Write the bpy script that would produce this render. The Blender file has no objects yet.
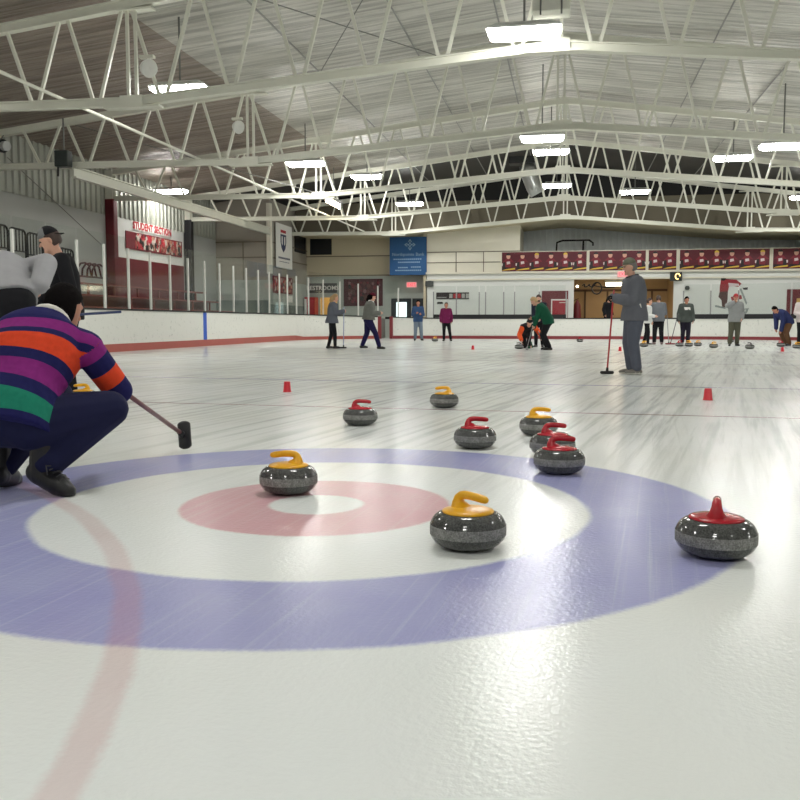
import bpy, bmesh, math, random
from mathutils import Vector as V, Matrix as M
random.seed(7)
PI = math.pi
SC = bpy.context.scene
COL = SC.collection
PSI = math.radians(10.75)
VR = V((math.cos(PSI), math.sin(PSI), 0))       # to the right, seen from the camera's end of the rink
VF = V((-math.sin(PSI), math.cos(PSI), 0))      # away from it

# ---------------------------------------------------------------- materials
def lin(c):
    c = c / 255.0
    return c / 12.92 if c <= .04045 else ((c + .055) / 1.055) ** 2.4
def rgb(c): return (lin(c[0]), lin(c[1]), lin(c[2]), 1)
def newmat(name):
    m = bpy.data.materials.new(name); m.use_nodes = True
    nt = m.node_tree
    return m, nt, nt.nodes['Principled BSDF']
def node(nt, t, **kw):
    n = nt.nodes.new(t)
    for k, v in kw.items():
        if k in n.inputs.keys(): n.inputs[k].default_value = v
        else: setattr(n, k, v)
    return n
def mth(nt, op, a, b=None, c=None, clamp=False):
    n = nt.nodes.new('ShaderNodeMath'); n.operation = op; n.use_clamp = clamp
    for i, x in enumerate((a, b, c)):
        if x is None: continue
        if isinstance(x, (int, float)): n.inputs[i].default_value = x
        else: nt.links.new(x, n.inputs[i])
    return n.outputs[0]
def sstep(nt, x, a, b):
    n = nt.nodes.new('ShaderNodeMapRange'); n.interpolation_type = 'SMOOTHSTEP'
    nt.links.new(x, n.inputs[0]); n.inputs[1].default_value = a; n.inputs[2].default_value = b
    return n.outputs[0]
def mixc(nt, fac, a, b):
    n = nt.nodes.new('ShaderNodeMix'); n.data_type = 'RGBA'
    for s, x in ((n.inputs[0], fac), (n.inputs[6], a), (n.inputs[7], b)):
        if isinstance(x, (int, float)): s.default_value = x
        elif isinstance(x, tuple): s.default_value = x
        else: nt.links.new(x, s)
    return n.outputs[2]
MATS = {}
def mat(name, c, rough=.6, metal=0, var=.1, scale=8., bump=0., spec=.5, emit=0, coat=0):
    if name in MATS: return MATS[name]
    m, nt, p = newmat(name)
    base = rgb(c)
    tc = node(nt, 'ShaderNodeTexCoord')
    nz = node(nt, 'ShaderNodeTexNoise', Scale=scale, Detail=4.0)
    nt.links.new(tc.outputs['Object'], nz.inputs['Vector'])
    d = tuple(x * (1 - var) for x in base[:3]) + (1,)
    l = tuple(min(1, x * (1 + var)) for x in base[:3]) + (1,)
    nt.links.new(mixc(nt, nz.outputs['Fac'], d, l), p.inputs['Base Color'])
    p.inputs['Roughness'].default_value = rough
    p.inputs['Metallic'].default_value = metal
    p.inputs['Specular IOR Level'].default_value = spec
    p.inputs['Coat Weight'].default_value = coat
    if bump:
        b = node(nt, 'ShaderNodeBump', Strength=bump, Distance=.01)
        nt.links.new(nz.outputs['Fac'], b.inputs['Height']); nt.links.new(b.outputs[0], p.inputs['Normal'])
    if emit:
        p.inputs['Emission Color'].default_value = base
        p.inputs['Emission Strength'].default_value = emit
    MATS[name] = m
    return m

# ---------------------------------------------------------------- mesh helpers
def basis(d):
    d = d.normalized()
    a = V((0, 0, 1)) if abs(d.z) < .95 else V((1, 0, 0))
    x = a.cross(d).normalized(); y = d.cross(x)
    return x, y
def skin_rings(bm, rings, cap=True, mi=0, closed=False):
    vs = [[bm.verts.new(p) for p in r] for r in rings]
    n = len(rings[0]); fs = []
    pr = list(zip(vs, vs[1:])) + ([(vs[-1], vs[0])] if closed else [])
    for a, b in pr:
        for i in range(n):
            j = (i + 1) % n
            fs.append(bm.faces.new((a[i], a[j], b[j], b[i])))
    if cap and not closed:
        fs.append(bm.faces.new(vs[0][::-1])); fs.append(bm.faces.new(vs[-1]))
    for f in fs: f.material_index = mi
    return fs
def tube(bm, pts, r, n=10, mi=0, round_ends=False):
    pts = [V(p) for p in pts]
    rs = r if isinstance(r, (list, tuple)) else [r] * len(pts)
    if round_ends:
        d0 = (pts[0] - pts[1]).normalized(); d1 = (pts[-1] - pts[-2]).normalized()
        a = [(pts[0] + d0 * rs[0] * k, rs[0] * q) for k, q in ((.95, .25), (.7, .71), (.35, .93))]
        b = [(pts[-1] + d1 * rs[-1] * k, rs[-1] * q) for k, q in ((.35, .93), (.7, .71), (.95, .25))]
        L = a + list(zip(pts, rs)) + b
        pts = [q[0] for q in L]; rs = [q[1] for q in L]
    rings = []; px = None
    for i, p in enumerate(pts):
        if i == 0: d = pts[1] - p
        elif i == len(pts) - 1: d = p - pts[i - 1]
        else: d = (pts[i + 1] - p).normalized() + (p - pts[i - 1]).normalized()
        d = d.normalized()
        if px is None: x, y = basis(d)
        else:
            x = (px - d * px.dot(d)).normalized(); y = d.cross(x)
        px = x
        rings.append([p + (x * math.cos(2 * PI * k / n) + y * math.sin(2 * PI * k / n)) * rs[i] for k in range(n)])
    return skin_rings(bm, rings, True, mi)
def box(bm, c, s, rot=None, mi=0):
    c = V(c); h = V(s) / 2
    vs = []
    for x in (-1, 1):
        for y in (-1, 1):
            for z in (-1, 1):
                p = V((x * h.x, y * h.y, z * h.z))
                if rot is not None: p = rot @ p
                vs.append(bm.verts.new(c + p))
    for q in ((0, 1, 3, 2), (4, 6, 7, 5), (0, 4, 5, 1), (2, 3, 7, 6), (0, 2, 6, 4), (1, 5, 7, 3)):
        f = bm.faces.new([vs[i] for i in q]); f.material_index = mi
def bx(bm, x0, x1, y0, y1, z0, z1, mi=0):
    box(bm, ((x0 + x1) / 2, (y0 + y1) / 2, (z0 + z1) / 2), (abs(x1 - x0), abs(y1 - y0), abs(z1 - z0)), None, mi)
def beam(bm, a, b, w, h, mi=0):
    a, b = V(a), V(b); d = b - a
    y = d.normalized(); z = V((0, 0, 1)); z = (z - y * z.dot(y))
    if z.length < .05: z = V((1, 0, 0)) - y * y.x
    z.normalize(); x = y.cross(z)
    box(bm, (a + b) / 2, (w, d.length, h), M((x, y, z)).transposed(), mi)
def lathe(bm, prof, n=32, c=(0, 0, 0), mis=None):
    c = V(c)
    rings = [[c + V((r * math.cos(2 * PI * k / n), r * math.sin(2 * PI * k / n), z)) for k in range(n)] for r, z in prof]
    fs = skin_rings(bm, rings, True, 0)
    if mis:
        for i in range(len(prof) - 1):
            for k in range(n): fs[i * n + k].material_index = mis[i]
def ball(bm, c, r, sc=(1, 1, 1), rot=None, seg=16, mi=0):
    c = V(c); rings = []
    nr = seg // 2
    for i in range(1, nr):
        t = PI * i / nr
        ring = []
        for k in range(seg):
            a = 2 * PI * k / seg
            p = V((math.sin(t) * math.cos(a) * sc[0], math.sin(t) * math.sin(a) * sc[1], -math.cos(t) * sc[2])) * r
            if rot is not None: p = rot @ p
            ring.append(c + p)
        rings.append(ring)
    skin_rings(bm, rings, True, mi)
def capsule(bm, a, b, ra, rb=None, n=12):
    rb = ra if rb is None else rb
    tube(bm, [a, (V(a) + V(b)) / 2, b], [ra, (ra + rb) / 2, rb], n, 0, True)
def poly(bm, pts, thick, mi=0):
    """flat outline pts (3D, coplanar) given thickness along vector thick"""
    a = [bm.verts.new(p) for p in pts]; b = [bm.verts.new(V(p) + thick) for p in pts]
    n = len(pts)
    for f in [bm.faces.new(a[::-1]), bm.faces.new(b)] + [bm.faces.new((a[i], a[(i + 1) % n], b[(i + 1) % n], b[i])) for i in range(n)]:
        f.material_index = mi

def obj(name, bm, mats, parent=None, smooth=False, loc=None, bevel=0):
    me = bpy.data.meshes.new(name)
    bmesh.ops.recalc_face_normals(bm, faces=bm.faces[:])
    base = V(parent.location) if parent is not None else V((0, 0, 0))
    if parent is not None and parent.parent is not None: base = base + V(parent.parent.location)
    if loc is not None: base = base + V(loc)
    if base.length: bmesh.ops.translate(bm, verts=bm.verts[:], vec=-base)
    bm.to_mesh(me); bm.free()
    return link(name, me, mats, parent, smooth, loc, bevel)
def link(name, me, mats, parent=None, smooth=False, loc=None, bevel=0):
    for m in (mats if isinstance(mats, (list, tuple)) else [mats]): me.materials.append(m)
    if smooth:
        for p in me.polygons: p.use_smooth = True
    o = bpy.data.objects.new(name, me); COL.objects.link(o)
    if loc is not None: o.location = loc
    if parent is not None: o.parent = parent
    if bevel:
        b = o.modifiers.new('bevel', 'BEVEL'); b.width = bevel; b.segments = 2; b.limit_method = 'ANGLE'
    return o
def tag(o, label, cat, group=None):
    o['label'] = label; o['category'] = cat
    if group: o['group'] = group
    return o
def thing(name, label, cat, loc, group=None):
    o = bpy.data.objects.new(name, None); COL.objects.link(o)
    o.location = loc; o.empty_display_size = .2
    return tag(o, label, cat, group)
def struct(name, bm, m, parent=None, **k):
    o = obj(name, bm, m, parent, **k)
    if parent is None: o['kind'] = 'structure'
    return o
def NB(): return bmesh.new()
def words(text, size, m, name, parent, origin, ux, uz, align='CENTER', depth=.006, bold=.0):
    """raised lettering: reads along ux, up uz, standing off the surface behind it"""
    cu = bpy.data.curves.new('lettering', 'FONT'); cu.body = text; cu.size = size
    cu.align_x = align; cu.align_y = 'CENTER'; cu.extrude = depth / 2; cu.resolution_u = 2; cu.offset = size * bold
    t = bpy.data.objects.new('lettering', cu); COL.objects.link(t)
    dg = bpy.context.evaluated_depsgraph_get()
    me = bpy.data.meshes.new_from_object(t.evaluated_get(dg))
    bpy.data.objects.remove(t); bpy.data.curves.remove(cu)
    ux = V(ux).normalized(); uz = V(uz).normalized(); un = ux.cross(uz)
    base = V(parent.location)
    R4 = M((ux, uz, un)).transposed().to_4x4()
    me.transform(M.Translation(V(origin) - base) @ R4)
    me.materials.clear()
    return link(name, me, m, parent)

# ---------------------------------------------------------------- camera
cam = bpy.data.cameras.new('camera'); camo = bpy.data.objects.new('camera', cam); COL.objects.link(camo)
cam.sensor_width = 36; cam.lens = 36 * 896 / 800; cam.clip_end = 300; cam.clip_start = .05
camo.location = (0, 0, .827)
camo.rotation_euler = (PI / 2 - .0866, 0, PSI)
SC.camera = camo
SC.view_settings.view_transform = 'Standard'; SC.view_settings.look = 'None'
SC.view_settings.gamma = 1; SC.view_settings.exposure = .9
w = bpy.data.worlds.new('world'); SC.world = w; w.use_nodes = True
w.node_tree.nodes['Background'].inputs[0].default_value = (.5, .52, .5, 1)
w.node_tree.nodes['Background'].inputs[1].default_value = .05

# ---------------------------------------------------------------- ice
HX, HY = -1.126, 3.886
def ice_material():
    m, nt, p = newmat('painted_ice')
    geo = node(nt, 'ShaderNodeNewGeometry')
    pos = geo.outputs['Position']
    sx = node(nt, 'ShaderNodeSeparateXYZ'); nt.links.new(pos, sx.inputs[0])
    X, Y = sx.outputs[0], sx.outputs[1]
    def noise(scale, detail=3., rough=.5, vec=None):
        n = node(nt, 'ShaderNodeTexNoise', Scale=scale, Detail=detail, Roughness=rough)
        nt.links.new(vec if vec is not None else pos, n.inputs['Vector']); return n.outputs['Fac']
    def stretched(ang, sxx, syy):
        mp = node(nt, 'ShaderNodeMapping'); mp.vector_type = 'TEXTURE'
        mp.inputs['Rotation'].default_value = (0, 0, ang); mp.inputs['Scale'].default_value = (sxx, syy, 1)
        nt.links.new(pos, mp.inputs['Vector']); return mp.outputs[0]
    wob = mth(nt, 'MULTIPLY', mth(nt, 'SUBTRACT', noise(3.), .5), .03)
    wob2 = mth(nt, 'MULTIPLY', mth(nt, 'SUBTRACT', noise(60., 2.), .5), .02)
    wob = mth(nt, 'ADD', wob, wob2)
    def dist(cx, cy):
        dx = mth(nt, 'SUBTRACT', X, cx); dy = mth(nt, 'SUBTRACT', Y, cy)
        return mth(nt, 'ADD', mth(nt, 'SQRT', mth(nt, 'ADD', mth(nt, 'MULTIPLY', dx, dx), mth(nt, 'MULTIPLY', dy, dy))), wob)
    def band(d, a, b, s=.02):
        return mth(nt, 'MULTIPLY', sstep(nt, d, a - s, a + s), sstep(nt, d, b + s, b - s))
    # the white base with swept streaks and scuffs
    st = noise(1., 5., .6, stretched(math.radians(80), 3.2, .11))
    st2 = noise(1., 4., .65, stretched(math.radians(85), 2.2, .03))
    cl = noise(.5, 3.)
    fac = mth(nt, 'MULTIPLY', sstep(nt, st, .44, .66), sstep(nt, Y, 3.0, 7.))
    base = mixc(nt, mth(nt, 'MULTIPLY', fac, .75), rgb((236, 240, 238)), rgb((168, 174, 172)))
    base = mixc(nt, mth(nt, 'MULTIPLY', mth(nt, 'MULTIPLY', sstep(nt, st2, .54, .72), sstep(nt, Y, 2.5, 8.)), .5), base, rgb((196, 202, 200)))
    base = mixc(nt, mth(nt, 'MULTIPLY', sstep(nt, cl, .35, .7), .25), base, rgb((226, 226, 208)))
    # the house
    d = dist(HX, HY)
    fade = mth(nt, 'ADD', mth(nt, 'MULTIPLY', noise(2.2, 4.), .3), .72)
    fade = mth(nt, 'SUBTRACT', fade, mth(nt, 'MULTIPLY', sstep(nt, st2, .5, .8), .2))
    blue = mth(nt, 'MULTIPLY', band(d, 1.219, 1.829), fade)
    red = mth(nt, 'MULTIPLY', band(d, .215, .61, .015), fade)
    c = mixc(nt, blue, base, rgb((152, 154, 206)))
    c = mixc(nt, red, c, rgb((212, 158, 166)))
    # the face-off circle left over from hockey
    fo = mth(nt, 'MULTIPLY', band(dist(-5.63, .09), 4.885, 4.965, .018), mth(nt, 'ADD', mth(nt, 'MULTIPLY', noise(1.7), .4), .08))
    c = mixc(nt, fo, c, rgb((204, 140, 142)))
    # thin lines across the sheets
    def line(x0, y0, x1, y1, hw, col, k):
        L = math.hypot(x1 - x0, y1 - y0); nx, ny = -(y1 - y0) / L, (x1 - x0) / L
        q = mth(nt, 'ADD', mth(nt, 'ADD', mth(nt, 'MULTIPLY', X, nx), mth(nt, 'MULTIPLY', Y, ny)), -(x0 * nx + y0 * ny))
        q = mth(nt, 'ABSOLUTE', mth(nt, 'ADD', q, mth(nt, 'MULTIPLY', wob, .4)))
        return mixc(nt, mth(nt, 'MULTIPLY', sstep(nt, q, hw + .012, hw - .012), k), c, rgb(col))
    c = line(-6.58, 12.62, 2.83, 11.80, .04, (100, 104, 175), .95)
    c = line(-4.39, 8.60, 1.97, 8.20, .026, (150, 85, 95), .95)
    c = line(-11.08, 20.6, 4.33, 18.4, .06, (120, 122, 128), .75)
    c = line(-11.08, 27.6, 6.33, 26.4, .10, (150, 120, 125), .45)
    nt.links.new(c, p.inputs['Base Color'])
    p.inputs['IOR'].default_value = 1.31
    p.inputs['Specular IOR Level'].default_value = .36
    rg = mth(nt, 'ADD', mth(nt, 'MULTIPLY', st, .14), mth(nt, 'MULTIPLY', noise(1.3, 3.), .10))
    nt.links.new(mth(nt, 'ADD', mth(nt, 'MULTIPLY', rg, 1.2), .05), p.inputs['Roughness'])
    bp = node(nt, 'ShaderNodeBump', Strength=.5, Distance=.004)
    pb = noise(55., 2.)
    h = mth(nt, 'ADD', mth(nt, 'MULTIPLY', pb, .7), mth(nt, 'MULTIPLY', st2, .25))
    nt.links.new(h, bp.inputs['Height']); nt.links.new(bp.outputs[0], p.inputs['Normal'])
    return m
ICE = ice_material()
bm = NB(); bx(bm, -20, 17, -10, 52, -.3, 0)
struct('floor', bm, ICE)

# ---------------------------------------------------------------- palette
def corrugated(name, c, metal=.35, rough=.5):
    return mat(name, c, rough, metal, .06, 3.)
STEEL = mat('white_painted_steel', (214, 214, 200), .45, 0, .06, 2.)
STEELD = mat('grey_steel', (120, 120, 116), .5, .3)
CREAM = mat('cream_block_wall', (226, 222, 206), .75, 0, .04, 1.5)
WHITEW = mat('white_wall', (226, 228, 224), .7, 0, .03, 1.2)
GREYW = mat('grey_wall', (176, 178, 174), .75, 0, .06, 1.)
TAUPE = mat('taupe_wall', (156, 150, 138), .75, 0, .05, 1.)
SAND = mat('sand_block_wall', (200, 190, 164), .75, 0, .05, 1.)
SEAM = mat('panel_seam', (120, 112, 100), .8)
CORR = corrugated('corrugated_siding', (158, 160, 150))
CORRG = corrugated('silver_corrugated_siding', (218, 224, 226), .25, .4)
OLIVE = mat('gable_board', (104, 98, 82), .8, 0, .2, .6)
BOARD = mat('rink_board', (236, 236, 228), .35, 0, .03, 2.)
KICK = mat('red_kick_strip', (178, 92, 82), .45, 0, .1, 3.)
KICKD = mat('dark_red_kick_strip', (140, 52, 58), .45, 0, .1, 3.)
BLACK = mat('black_rubber', (24, 24, 26), .55)
BLKM = mat('black_metal', (30, 31, 33), .4, .3)
BLUE = mat('blue_paint', (38, 92, 200), .4)
MAROON = mat('maroon_paint', (104, 22, 34), .5, 0, .15, 2.)
REDP = mat('red_paint', (176, 30, 44), .5, 0, .1)
WOODB = mat('brown_bleacher_wood', (136, 70, 64), .55, 0, .2, 2.)
TAN = mat('tan_wood_panel', (176, 142, 98), .6, 0, .12, 2.)
SOFF = mat('beige_soffit_panel', (206, 196, 166), .6, 0, .06, 1.)
GOLD = mat('gold_print', (226, 190, 70), .6)
WHITE = mat('white_vinyl', (236, 234, 228), .5, 0, .03)
NAVYB = mat('banner_blue', (30, 84, 136), .6, 0, .05)
PALEB = mat('banner_pale_print', (150, 180, 205), .6)
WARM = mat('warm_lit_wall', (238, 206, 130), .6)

def foil_material(name, c, metal):
    m, nt, p = newmat(name)
    geo = node(nt, 'ShaderNodeNewGeometry')
    mp = node(nt, 'ShaderNodeMapping'); mp.vector_type = 'TEXTURE'
    mp.inputs['Scale'].default_value = (2.6, .16, 1)
    nt.links.new(geo.outputs['Position'], mp.inputs['Vector'])
    n1 = node(nt, 'ShaderNodeTexNoise', Scale=1., Detail=5., Roughness=.6)
    nt.links.new(mp.outputs[0], n1.inputs['Vector'])
    n2 = node(nt, 'ShaderNodeTexNoise', Scale=.35, Detail=2.)
    nt.links.new(geo.outputs['Position'], n2.inputs['Vector'])
    a = tuple(x * .62 for x in rgb(c)[:3]) + (1,)
    nt.links.new(mixc(nt, sstep(nt, n1.outputs['Fac'], .36, .62), a, rgb(c)), p.inputs['Base Color'])
    p.inputs['Metallic'].default_value = metal; p.inputs['Roughness'].default_value = .5
    sp = node(nt, 'ShaderNodeSeparateXYZ'); nt.links.new(geo.outputs['Position'], sp.inputs[0])
    # quilted seams every 1.2 m
    yy = mth(nt, 'ADD', sp.outputs[1], mth(nt, 'MULTIPLY', n1.outputs['Fac'], .35))
    seam = mth(nt, 'PINGPONG', yy, .6)
    h = mth(nt, 'ADD', mth(nt, 'MULTIPLY', n1.outputs['Fac'], 1.3), mth(nt, 'MULTIPLY', sstep(nt, seam, .09, .0), .5))
    b = node(nt, 'ShaderNodeBump', Strength=.9, Distance=.12)
    nt.links.new(h, b.inputs['Height']); nt.links.new(b.outputs[0], p.inputs['Normal'])
    return m
FOIL = foil_material('foil_insulation', (208, 206, 198), .35)
DARKROOF = mat('unlit_dark_roof_deck', (46, 44, 40), .6, 0, .3, .8)  # near-black colour paints in the shade of the unlit far roof bay

def glass_material():
    m = bpy.data.materials.new('rink_shield_glass'); m.use_nodes = True
    nt = m.node_tree; nt.nodes.clear()
    o = nt.nodes.new('ShaderNodeOutputMaterial')
    t = node(nt, 'ShaderNodeBsdfTransparent', Color=(.955, .97, .962, 1))
    g = node(nt, 'ShaderNodeBsdfGlossy', Color=(.9, .93, .92, 1), Roughness=.06)
    geo = node(nt, 'ShaderNodeNewGeometry')
    dp = nt.nodes.new('ShaderNodeVectorMath'); dp.operation = 'DOT_PRODUCT'
    nt.links.new(geo.outputs['Normal'], dp.inputs[0]); nt.links.new(geo.outputs['Incoming'], dp.inputs[1])
    f1 = mth(nt, 'SUBTRACT', 1, mth(nt, 'ABSOLUTE', dp.outputs['Value']))
    f = mth(nt, 'ADD', mth(nt, 'MULTIPLY', mth(nt, 'POWER', f1, 4.), .22), .02)
    n = node(nt, 'ShaderNodeTexNoise', Scale=1.5)
    k = mth(nt, 'ADD', f, mth(nt, 'MULTIPLY', n.outputs['Fac'], .03))
    mx = nt.nodes.new('ShaderNodeMixShader')
    nt.links.new(k, mx.inputs[0]); nt.links.new(t.outputs[0], mx.inputs[1]); nt.links.new(g.outputs[0], mx.inputs[2])
    nt.links.new(mx.outputs[0], o.inputs[0])
    return m
GLASS = glass_material()
SC.cycles.transparent_max_bounces = 24

# ---------------------------------------------------------------- roof line (bottom and top chords)
RX = -.35
def zbot(x):
    t = x - RX
    if t < 0: return 6.03 - .65 * min(-t, 8.65) / 8.65 + .06 * max(0, -t - 8.65) / 5.4
    return 6.03 - .80 * min(t, 8.65) / 8.65 - .02 * max(0, t - 8.65)
def ztop(x):
    t = x - RX
    return 8.33 - .1135 * (-t) if t < 0 else 8.33 - .135 * t
TY = [17.7, 24.7, 31.7, 38.7, 45.7]
LW = -17.3; RW = 16.6; YB = 47.5

# ---------------------------------------------------------------- walls and roof
def ribs(bm, a, b, z0, z1, out, step=.3, d=.06):
    """corrugated sheet from a to b (xy), ribs running up"""
    a, b, out = V(a), V(b), V(out); L = (b - a).length; u = (b - a) / L
    n = int(L / step); pts = []
    for i in range(n):
        s = i * step
        for ds, o in ((0, 0), (.5 * step, 0), (.6 * step, d), (.9 * step, d)):
            pts.append(a + u * (s + ds) + out * o)
    lo = [bm.verts.new((p.x, p.y, z0)) for p in pts]; hi = [bm.verts.new((p.x, p.y, z1)) for p in pts]
    for i in range(len(pts) - 1): bm.faces.new((lo[i], lo[i + 1], hi[i + 1], hi[i]))
bm = NB(); bx(bm, LW - .2, LW, -10, 42.3, 0, 4.85); bx(bm, LW - .2, LW - .02, -10, 42.3, 4.85, 6.8)
wl = struct('wall_left', bm, GREYW)
bm = NB(); ribs(bm, (LW, -10, 0), (LW, 42.3, 0), 4.86, 6.75, (1, 0, 0), .36); struct('trim_1', bm, CORR)
bm = NB(); bx(bm, LW, LW + .03, 31.95, 38.4, 3.35, 4.88); struct('trim_2', bm, WHITEW)
bm = NB(); bx(bm, LW, LW + .04, 31.9, 38.4, .0, 3.35); struct('trim_3', bm, MAROON)
# the block of rooms in the far left corner
bm = NB(); bx(bm, LW - .2, -14.5, 42.3, 42.5, 2.9, 6.8); bx(bm, -14.7, -14.5, 42.5, 49, 2.9, 6.8)
blk = struct('wall_left_block', bm, TAUPE)
bm = NB(); bx(bm, LW - .2, -14.5, 42.28, 42.5, 0, 2.9); bx(bm, -14.72, -14.48, 42.5, 49, 1.7, 2.9); struct('wall_left_lower', bm, mat('pale_green_grey_wall', (172, 178, 170), .7, 0, .05))
bm = NB(); bx(bm, -14.74, -14.46, 42.26, 49, 0, 1.7); bx(bm, LW, -14.5, 42.24, 42.3, 0, 1.9); struct('trim_4', bm, mat('dark_green_grey_wainscot', (112, 124, 118), .7, 0, .08))
bm = NB()
for z in (4.0, 4.75): bx(bm, LW, -14.5, 42.27, 42.3, z - .025, z + .025); bx(bm, -14.5, -14.46, 42.3, 48.5, z - .025, z + .025)
bx(bm, -15.9, -15.85, 42.27, 42.3, 2.9, 4.75)
struct('trim_5', bm, SEAM)
bm = NB(); bx(bm, -14.64, -14.44, 42.2, 42.5, 3.2, 6.6); struct('trim_6', bm, CREAM)

# far wall, left recess with openings
bm = NB()
Y0 = 48.5
def wall_xz(bm, x0, x1, z0, z1, y0, y1, holes):
    xs = sorted({x0, x1} | {h[0] for h in holes} | {h[1] for h in holes}); zs = sorted({z0, z1} | {h[2] for h in holes} | {h[3] for h in holes})
    for a, b in zip(xs, xs[1:]):
        for c, d in zip(zs, zs[1:]):
            mx_, mz_ = (a + b) / 2, (c + d) / 2
            if any(h[0] < mx_ < h[1] and h[2] < mz_ < h[3] for h in holes): continue
            bx(bm, a, b, y0, y1, c, d)
wall_xz(bm, -14.5, -7.55, 0, 6.6, Y0, Y0 + .2, [(-13.75, -12.75, 0, 2.2), (-14.3, -13.05, 4.55, 5.75)])
bx(bm, -7.75, -7.55, YB, Y0, 0, 6.6)
struct('wall_back_left', bm, SAND)
bm = NB()
bx(bm, -14.5, -7.75, Y0 - .03, Y0, 0, 3.4); 
bm2 = NB()
bm.free()
wall_xz(bm2, -14.5, -7.75, 0, 3.35, Y0 - .03, Y0, [(-13.75, -12.75, 0, 2.2)]); struct('trim_7', bm2, mat('pale_green_grey_wall', (0, 0, 0)))
bm = NB()
for z in (3.4, 4.45): bx(bm, -14.5, -7.75, Y0 - .04, Y0, z - .025, z + .025)
bx(bm, -9.6, -9.55, Y0 - .04, Y0, 3.4, 4.45)
struct('trim_8', bm, SEAM)
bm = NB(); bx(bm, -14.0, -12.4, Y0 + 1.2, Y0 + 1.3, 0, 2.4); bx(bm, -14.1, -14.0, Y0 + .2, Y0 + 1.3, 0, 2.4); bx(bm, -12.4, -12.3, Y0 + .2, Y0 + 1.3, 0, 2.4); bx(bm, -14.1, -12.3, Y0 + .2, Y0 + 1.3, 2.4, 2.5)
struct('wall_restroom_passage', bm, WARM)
bm = NB(); bx(bm, -14.3, -13.05, Y0 + .1, Y0 + .14, 4.55, 5.75); wn = struct('window_1', bm, mat('dark_window_glass', (18, 22, 28), .3, 0, .1))
bm = NB()
for x in (-14.3, -13.05): bx(bm, x - .03, x + .03, Y0 + .02, Y0 + .1, 4.55, 5.75)
for z in (4.55, 5.75): bx(bm, -14.3, -13.05, Y0 + .02, Y0 + .1, z - .03, z + .03)
obj('window_frame', bm, BLKM, wn)
bm = NB(); bx(bm, -14.5, -14.47, 46.3, 48.1, 4.6, 5.75); wn = struct('window_2', bm, mat('dark_window_glass', (0, 0, 0)))
bm = NB()
for y in (46.3, 48.1): bx(bm, -14.5, -14.44, y - .04, y + .04, 4.6, 5.75)
for z in (4.6, 5.75): bx(bm, -14.5, -14.44, 46.3, 48.1, z - .03, z + .03)
obj('window_frame', bm, BLKM, wn)

# far wall, main part
bm = NB(); bx(bm, -7.55, -2.66, YB, YB + .2, 3.44, 6.25); bx(bm, -2.86, -2.66, YB + .2, 51, 3.5, 6.2); struct('wall_back_upper', bm, CREAM)
bm = NB(); wall_xz(bm, -7.6, RW, 0, 3.44, YB, YB + .2, [(.13, 5.1, 0, 3.03)]); struct('wall_back', bm, WHITEW)
bm = NB(); bx(bm, -7.6, RW, YB - .12, YB, 3.02, 3.10); bx(bm, -7.6, RW, YB - .16, YB, 3.36, 3.46); struct('trim_9', bm, CREAM)
bm = NB(); bx(bm, -2.66, RW, YB, YB + .12, 3.44, 4.5); struct('wall_back_parapet', bm, CREAM)
bm = NB(); bx(bm, -7.55, RW, YB + .12, 51.2, 3.25, 3.42); struct('floor_mezzanine', bm, GREYW)
bm = NB(); ribs(bm, (-2.66, 51, 0), (RW, 51, 0), 3.42, 6.6, (0, -1, 0), .32); struct('wall_back_mezzanine', bm, CORRG)
bm = NB()
for x in (-6.0, -4.55): bx(bm, x - .02, x + .02, YB - .03, YB, 3.46, 4.5)
for z in (3.97, 4.52): bx(bm, -7.55, -2.66, YB - .03, YB, z - .02, z + .02)
struct('trim_10', bm, SEAM)
# entrance hall beyond the opening
bm = NB(); bx(bm, -.3, 5.6, 50.6, 50.7, 0, 3.2); bx(bm, -.1, .1, YB + .2, 50.6, 0, 3.2); bx(bm, 5.12, 5.3, YB + .2, 50.6, 0, 3.2); struct('wall_hall', bm, TAN)
bm = NB()
for x in (.75, 1.95, 3.2, 4.3): bx(bm, x - .05, x + .05, 50.55, 50.6, 0, 2.6)
bx(bm, .1, 5.1, 50.55, 50.6, 2.5, 2.62); struct('trim_11', bm, mat('dark_brown_trim', (92, 66, 42), .6))
# gable and soffit
bm = NB()
g = [V((x, 46.2, zbot(x))) for x in (-14.4, -9, RX, 8.3, RW)] + [V((RW, 46.2, ztop(RW) + .1)), V((9.0, 46.2, 7.0)), V((-12, 46.2, 7.0)), V((-14.4, 46.2, 6.72))]
poly(bm, g, V((0, .15, 0))); struct('wall_gable', bm, OLIVE)
bm = NB(); g = [V((x, 46.25, z)) for x, z in ((-14.4, 6.7), (-12, 6.98), (9.0, 6.98), (RW, ztop(RW) + .08), (RW, ztop(RW) + .4), (RX, ztop(RX) + .4), (-14.4, ztop(-14.4) + .4))]
poly(bm, g, V((0, .12, 0))); struct('wall_gable_upper', bm, mat('unlit_gable_black', (20, 19, 18), .8))  # black panel carries the darkness of the unlit upper gable
bm = NB()
for a, b in ((-14.4, -9), (-9, RX), (RX, 8.3), (8.3, RW)):
    poly(bm, [V((a, 45.95, zbot(a))), V((b, 45.95, zbot(b))), V((b, 51.2, zbot(b))), V((a, 51.2, zbot(a)))], V((0, 0, .12)))
struct('ceiling_soffit', bm, SOFF)
# right and near walls, close the hall behind the camera
bm = NB(); bx(bm, RW, RW + .2, -10, 51.2, 0, 6.8); struct('wall_right', bm, GREYW)
bm = NB(); bx(bm, LW - .2, RW + .2, -10.2, -10, 0, 9.2); struct('wall_front', bm, GREYW)
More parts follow.
